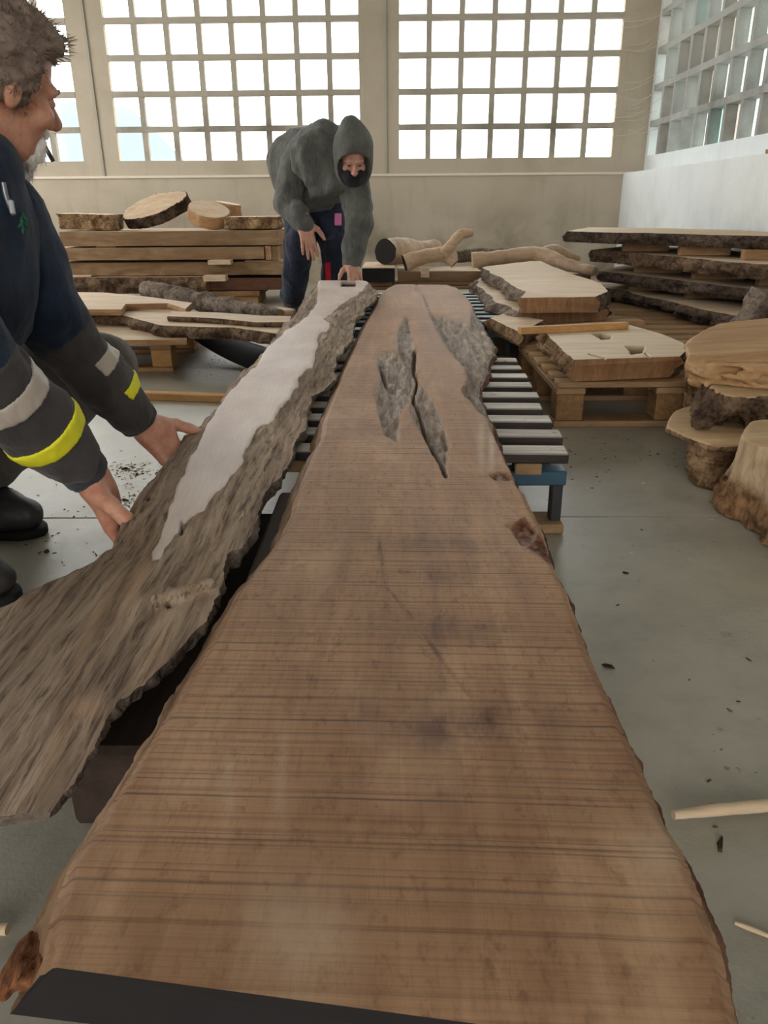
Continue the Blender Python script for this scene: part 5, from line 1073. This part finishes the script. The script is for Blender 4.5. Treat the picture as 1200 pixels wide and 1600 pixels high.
        V, F = sdf(so, *bbox_of([np.array((heel[0], heel[1], .0)), np.array((toe[0], toe[1], .02))], .07), .005); part(b_, 'sole', V, F, M['sole'], True)
        side = np.cross((0, 0, 1), d0)
        for k in range(5):
            c = np.array((an[0], an[1], 0))+d0*(.035+.014*k)+np.array((0, 0, .142-.011*k)); V, F, r0, r1 = tubeVF([c-side*.030-np.array((0, 0, .012)), c+np.array((0, 0, .006)), c+side*.030-np.array((0, 0, .012))], [.003]*3, 8, 0, 1, 0, 12); part(b_, 'lace', V, F, M['sole'], True)
    # -- hair, eyebrows, beard, cigarette
    def hl(P): return (P-HC.astype(np.float32))@HR.astype(np.float32)/HK
    def hairf(P):
        q = hl(P); d = ell(q, (-.030, 0, .042), (.104, .089, .100)); d = smin(d, ell(q, (.035, 0, .098), (.060, .066, .030)), .03)
        d = d+.010*fbm(q*np.array((.6, 1.6, 1), np.float32), 34, 3, 61)+.004*fbm(q*np.array((.5, 2, 1), np.float32), 110, 2, 62)
        face = smax(.045-q[..., 0]-.10*np.clip(q[..., 2]-.055, -1, 0)*0, q[..., 2]-.058, .01)       # keep clear of the face
        cutf = smax(q[..., 0]-.030, q[..., 2]*0+(q[..., 2]-.062)*-1, .01)
        keep = np.where((q[..., 0] > .030) & (q[..., 2] < .066), .02, -1.0); low = (-.055-.25*np.clip(q[..., 0]+.03, -.1, .06))-q[..., 2]
        ear = -ell(q, (-.022, 0, -.040), (.015, .2, .014))
        return smax(smax(smax(d, keep, .01), low, .01), ear, .008)
    lo, hi = bbox_of([HC], .17); V, F = sdf(hairf, lo, hi, .004); hv = [(V, F)]
    rr = np.random.default_rng(3); Q = (V-HC)@HR/HK; ids = rr.choice(len(V), 2600); SV, SF = [], []
    for i in ids:
        q = Q[i]; o = nrm(q-np.array((-.03, 0, .03))); back = np.array((-.55 if q[0] < .03 else .35, rr.uniform(-.35, .35), -.35 if q[2] < .09 else .05)); dr = nrm(o*.55+back*.8+rr.normal(0, .22, 3)); L = rr.uniform(.014, .034); p0 = q-o*.003; p1 = p0+dr*L*.5+o*.003; p2 = p0+dr*L
        sd = nrm(np.cross(dr, o))*.0009; b = len(SV); SV += [p0-sd, p0+sd, p1-sd*.8, p1+sd*.8, p2]; SF += [(b, b+1, b+3, b+2), (b+2, b+3, b+4)]
    part(t, 'hair', *join((V, F), (np.array(SV)@HR.T*HK+HC, SF)), M['hair'], True, 'tousled grey-brown hair')
    def beardf(P):
        q = hl(P); d = smin(cap(q, (.070, 0, -.100), (.078, 0, -.142), .036, .022), cap(q, (.078, .022, -.056), (.086, .026, -.098), .012, .014), .015); d = smin(d, cap(q, (.078, -.022, -.056), (.086, -.026, -.098), .012, .014), .015)
        d = smin(d, cap(q, (.096, .016, -.056), (.096, -.016, -.056), .0085, .0085), .008)
        for s in (1, -1): d = smin(d, cap(q, (.065, s*.03, -.116), (.012, s*.050, -.085), .016, .004), .015)
        d = smax(d, -cap(q, (.105, .012, -.071), (.105, -.012, -.071), .006, .006), .004); return d+.004*fbm(q*np.array((1.5, 1.5, .6), np.float32), 90, 3, 63)
    V, F = sdf(beardf, HC-.20, HC+.16, .0035); Q = (V-HC)@HR/HK; SV, SF = [], []
    for i in rr.choice(len(V), 900):
        q = Q[i]; dr = nrm(np.array((.3, rr.normal(0, .3), -1))+nrm(q-np.array((.04, 0, -.06)))*.6); L = rr.uniform(.008, .018); sd = nrm(np.cross(dr, (1, 0, 0)))*.0007; b = len(SV); SV += [q-sd, q+sd, q+dr*L]; SF.append((b, b+1, b+2))
    part(t, 'beard', *join((V, F), (np.array(SV)@HR.T*HK+HC, SF)), M['beard'], True, 'short white beard')
    ev = []
    for s in (1, -1):
        V, F, a, b = tubeVF([H(.098, s*.014, .020), H(.094, s*.034, .028), H(.078, s*.052, .020)], [.0025, .0038, .002], 8, .001, 120, 2, 16); ev.append((V, F))
    part(t, 'eyebrows', *join(*ev), M['hair'], True)
    for s in (1, -1):
        V, F = sdf(lambda P: ell(hl(P), (.0835, s*.032, 0), (.009, .0105, .009)), H(.0835, s*.032, 0)-.015, H(.0835, s*.032, 0)+.015, .0022); part(t, 'eye', V, F, plain('eye_dark', srgb(70, 58, 52), .2, .5), True)
    m0 = H(.098, -.012, -.070); V, F, r0, r1 = tubeVF([m0, m0+HR@np.array((.012, -.004, -.012)), m0+HR@np.array((.026, -.008, -.026))], [.004, .004, .004], 10, 0, 1, 0, 10)
    cg = thing('cigarette', 'dark cigarette held in the lips of the crouching worker', 'cigarette', m0); part(cg, 'paper', V[:70], F[F.max(1) < 70], plain('cigarette_brown', srgb(72, 62, 58), .8), True)
    part(cg, 'ash', np.concatenate([V[60:], r1]), F[F.min(1) >= 60]-60, plain('cigarette_ash', srgb(60, 60, 62), .9), True)
kneeling_worker()
# ================================================================== hooded worker bending over the far end of the board
def hooded_worker():
    J = lambda u, v, Y: PY(u, v, Y)
    hip = J(492, 318, 5.52); mid = J(478, 262, 5.38); up_ = J(500, 243, 5.15); hc = J(552, 246, 4.97)
    shR = J(462, 255, 5.20); elR = J(447, 318, 5.10); wrR = J(477, 350, 4.98)        # the arm at the picture's left
    shL = J(552, 292, 5.08); elL = J(561, 350, 4.98); wrL = J(549, 413, 4.90)
    knR = J(468, 382, 5.28); ftR = np.array((float(J(456, 485, 5.42)[0]), 5.42, .09)); knL = J(524, 385, 5.36); ftL = np.array((float(J(520, 485, 5.45)[0]), 5.45, .09))
    t = thing('person', 'worker in grey hoodie with hood up and black mask, bending over the board end', 'person', (float(hip[0]), 5.45, 0))
    HF = nrm((.10, -.86, -.55)); HR = frame(HF); pv = []
    pv.append(sdf(lambda P: head_sdf(P, hc, HR, up_), hc-.2, hc+.2, .006))
    def hand(wr, el, tipdir, thumbdir, backdir, fingers, thumb, s):
        x = nrm(tipdir); z = nrm(np.asarray(backdir)-x*np.dot(backdir, x)); y = np.cross(z, x)
        if np.dot(y, thumbdir) < 0: y = -y
        R = np.stack([x, y, z], 1); lo, hi = bbox_of([wr, wr+x*.2*s], .10); return sdf(lambda P: smin(hand_sdf(P, wr, R, fingers, thumb, s), cap(P, np.asarray(wr)-nrm(wr-el)*.05, wr, .026, .028), .01), lo, hi, .0045)
    TH = [((.6, .8, -.1), .036, .016, .0145), ((.85, .5, -.1), .034, .0135, .0125), ((.9, .4, -.1), .03, .012, .009)]
    pv.append(hand(J(476, 347, 4.98), elR, J(485, 398, 4.95)-J(476, 347, 4.98), (1, 0, .1), (.1, -1, .1), [(.15, .1, .1)]*4, TH, 1.12))
    pv.append(hand(J(549, 411, 4.90), elL, J(556, 436, 4.80)-J(549, 411, 4.90), (-1, 0, .1), (.2, -.9, .4), [(.5, .6, .4)]*4, TH, 1.05))
    def core(P): return smin(smin(chain(P, [(hip, .10), (mid, .11), (up_, .09)], .05), chain(P, [(up_, .05), (shR, .045), (elR, .03), (J(476, 347, 4.98), .027)], .01), .02), chain(P, [(up_, .05), (shL, .045), (elL, .03), (J(549, 411, 4.90), .027)], .01), .02)
    pv.append(sdf(core, *bbox_of([hip, mid, up_, shR, elR, wrR, shL, elL, wrL], .14), .014)); part(t, 'body', *join(*pv), M['skin2'], True)
    def hood_(P):
        q = (P-hc.astype(np.float32))@HR.astype(np.float32); out = smin(ell(q, (-.02, 0, .03), (.135, .118, .150)), cap(q, (-.01, .0, .10), (-.05, -.015, .165), .085, .052), .05); out = smin(out, ell(q, (.03, 0, -.06), (.105, .105, .115)), .05)
        inn = ell(q, (.085, 0, -.03), (.145, .094, .112)); return smax(out+fold(P, .005, 18, 21), -inn, .012)
    V, F = sdf(hood_, hc-.30, hc+.30, .0075)
    def torso(P):
        d = chain(P, [(hip+np.array((0, -.02, .03)), .185), (mid, .215), (up_, .185)], .07); d = smin(d, ell(P, J(455, 268, 5.30), (.12, .15, .16)), .08)
        d = smin(d, ell(P, J(520, 292, 5.12), (.16, .15, .17)), .07); d = smin(d, cap(P, up_, hc-HR@np.array((.08, 0, .06)), .14, .105), .05); d = smin(d, chain(P, [(up_, .14), (shL, .10)], .05), .06)
        d = d+fold(P, .020, 7, 23, (1, 1, .7))+fold(P, .007, 22, 24); nrmv = np.array((.1, -.25, -1)); return smax(d, pln(P, J(500, 333, 5.4), nrmv), .02)
    tv = sdf(torso, *bbox_of([hip, mid, up_, shR, shL, J(520, 292, 5.12)], .26), .011); hd = part(t, 'hoodie', *tv, M['hoodie'], True); part(hd, 'hood', V, F, M['hoodie'], True)
    for a, b, c, sd in ((shR, elR, wrR, 31), (shL, elL, wrL, 33)):
        f = lambda P: chain(P, [(a, .105), (a*.5+b*.5, .088), (b, .078), (b*.4+c*.6, .070), (c, .058)], .03)+fold(P, .010, 14, sd)+fold(P, .004, 40, sd+1)
        V, F = sdf(f, *bbox_of([a, b, c], .14), .009); part(hd, 'sleeve', V, F, M['hoodie'], True)
    def mk(P):
        q = (P-hc.astype(np.float32))@HR.astype(np.float32); d = smin(ell(q, (.035, 0, -.062), (.082, .075, .075)), cap(q, (.02, 0, -.10), (-.02, 0, -.15), .07, .075), .04); return smax(d, q[..., 2]+.046-.55*np.abs(q[..., 1]), .008)+fold(P, .002, 40, 35)
    V, F = sdf(mk, hc-.26, hc+.2, .006); part(t, 'face_mask', V, F, M['mask'], True, 'black cloth mask over mouth and chin')
    for s in (1, -1):
        V, F = sdf(lambda P: ell((P-hc.astype(np.float32))@HR.astype(np.float32), (.084, s*.032, 0), (.009, .012, .006)), hc+HR@np.array((.084, s*.032, 0))-.016, hc+HR@np.array((.084, s*.032, 0))+.016, .003); part(t, 'eye', V, F, plain('eye_of_hooded_worker', srgb(40, 32, 30), .3, .5), True)
    def tr(P):
        d = cap(P, hip+np.array((-.06, 0, -.03)), hip+np.array((.08, 0, -.03)), .145, .145)
        d = smin(d, chain(P, [(hip+np.array((-.09, -.02, -.05)), .125), (knR, .098), (knR*.5+ftR*.5, .088), (ftR+np.array((0, 0, .05)), .080)], .03), .04)
        d = smin(d, chain(P, [(hip+np.array((.09, -.02, -.05)), .125), (knL, .095), (knL*.5+ftL*.5, .085), (ftL+np.array((0, 0, .05)), .080)], .03), .03); return d+fold(P, .010, 12, 36)+fold(P, .004, 34, 37)
    V, F = sdf(tr, *bbox_of([hip, knR, ftR, knL, ftL], .18), .011); jn = part(t, 'trousers', V, F, M['jeans'], True)
    def tb(u0, u1, v0, v1, Y):   # a patch that lies on the trouser cloth
        a = J(u0, v1, Y); b = J(u1, v0, Y); lo_ = np.array((a[0], Y-.3, a[2])); hi_ = np.array((b[0], Y+.05, b[2])); c = (lo_+hi_)/2; h_ = (hi_-lo_)/2
        def f(P): e = np.abs(P-c.astype(np.float32))-h_.astype(np.float32); return smax(tr(P)-.006, e.max(-1), .003)
        return sdf(f, lo_, hi_, .006)
    V, F = tb(524, 534, 333, 352, 5.4); part(jn, 'pink_patch', V, F, plain('pink_cloth', srgb(216, 120, 168), .8), True, 'pink patch by the pocket')
    V, F = tb(510, 518, 408, 440, 5.4); part(jn, 'red_stripe', V, F, plain('red_cloth', srgb(178, 30, 44), .8), True, 'red stripe down the shin')
    for ft in (ftR, ftL):
        def sh(P):
            d = cap(P, (ft[0], ft[1]+.05, .055), (ft[0]-.01, ft[1]-.15, .05), .050, .045); d = smin(d, cap(P, (ft[0], ft[1]+.03, .06), (ft[0], ft[1]+.03, .14), .055, .06), .03); return smax(d, -(P[..., 2]-.012), .004)
        V, F = sdf(sh, *bbox_of([ft, (ft[0], ft[1]-.18, .05), (ft[0], ft[1]+.07, .14)], .09), .008); s_ = part(t, 'shoe', V, F, M['boot'], True)
        V, F = boxVF((ft[0]-.055, ft[1]-.185, 0.001), (ft[0]+.045, ft[1]+.095, .018), .008); part(s_, 'sole', V, F, M['sole'], False)
hooded_worker()
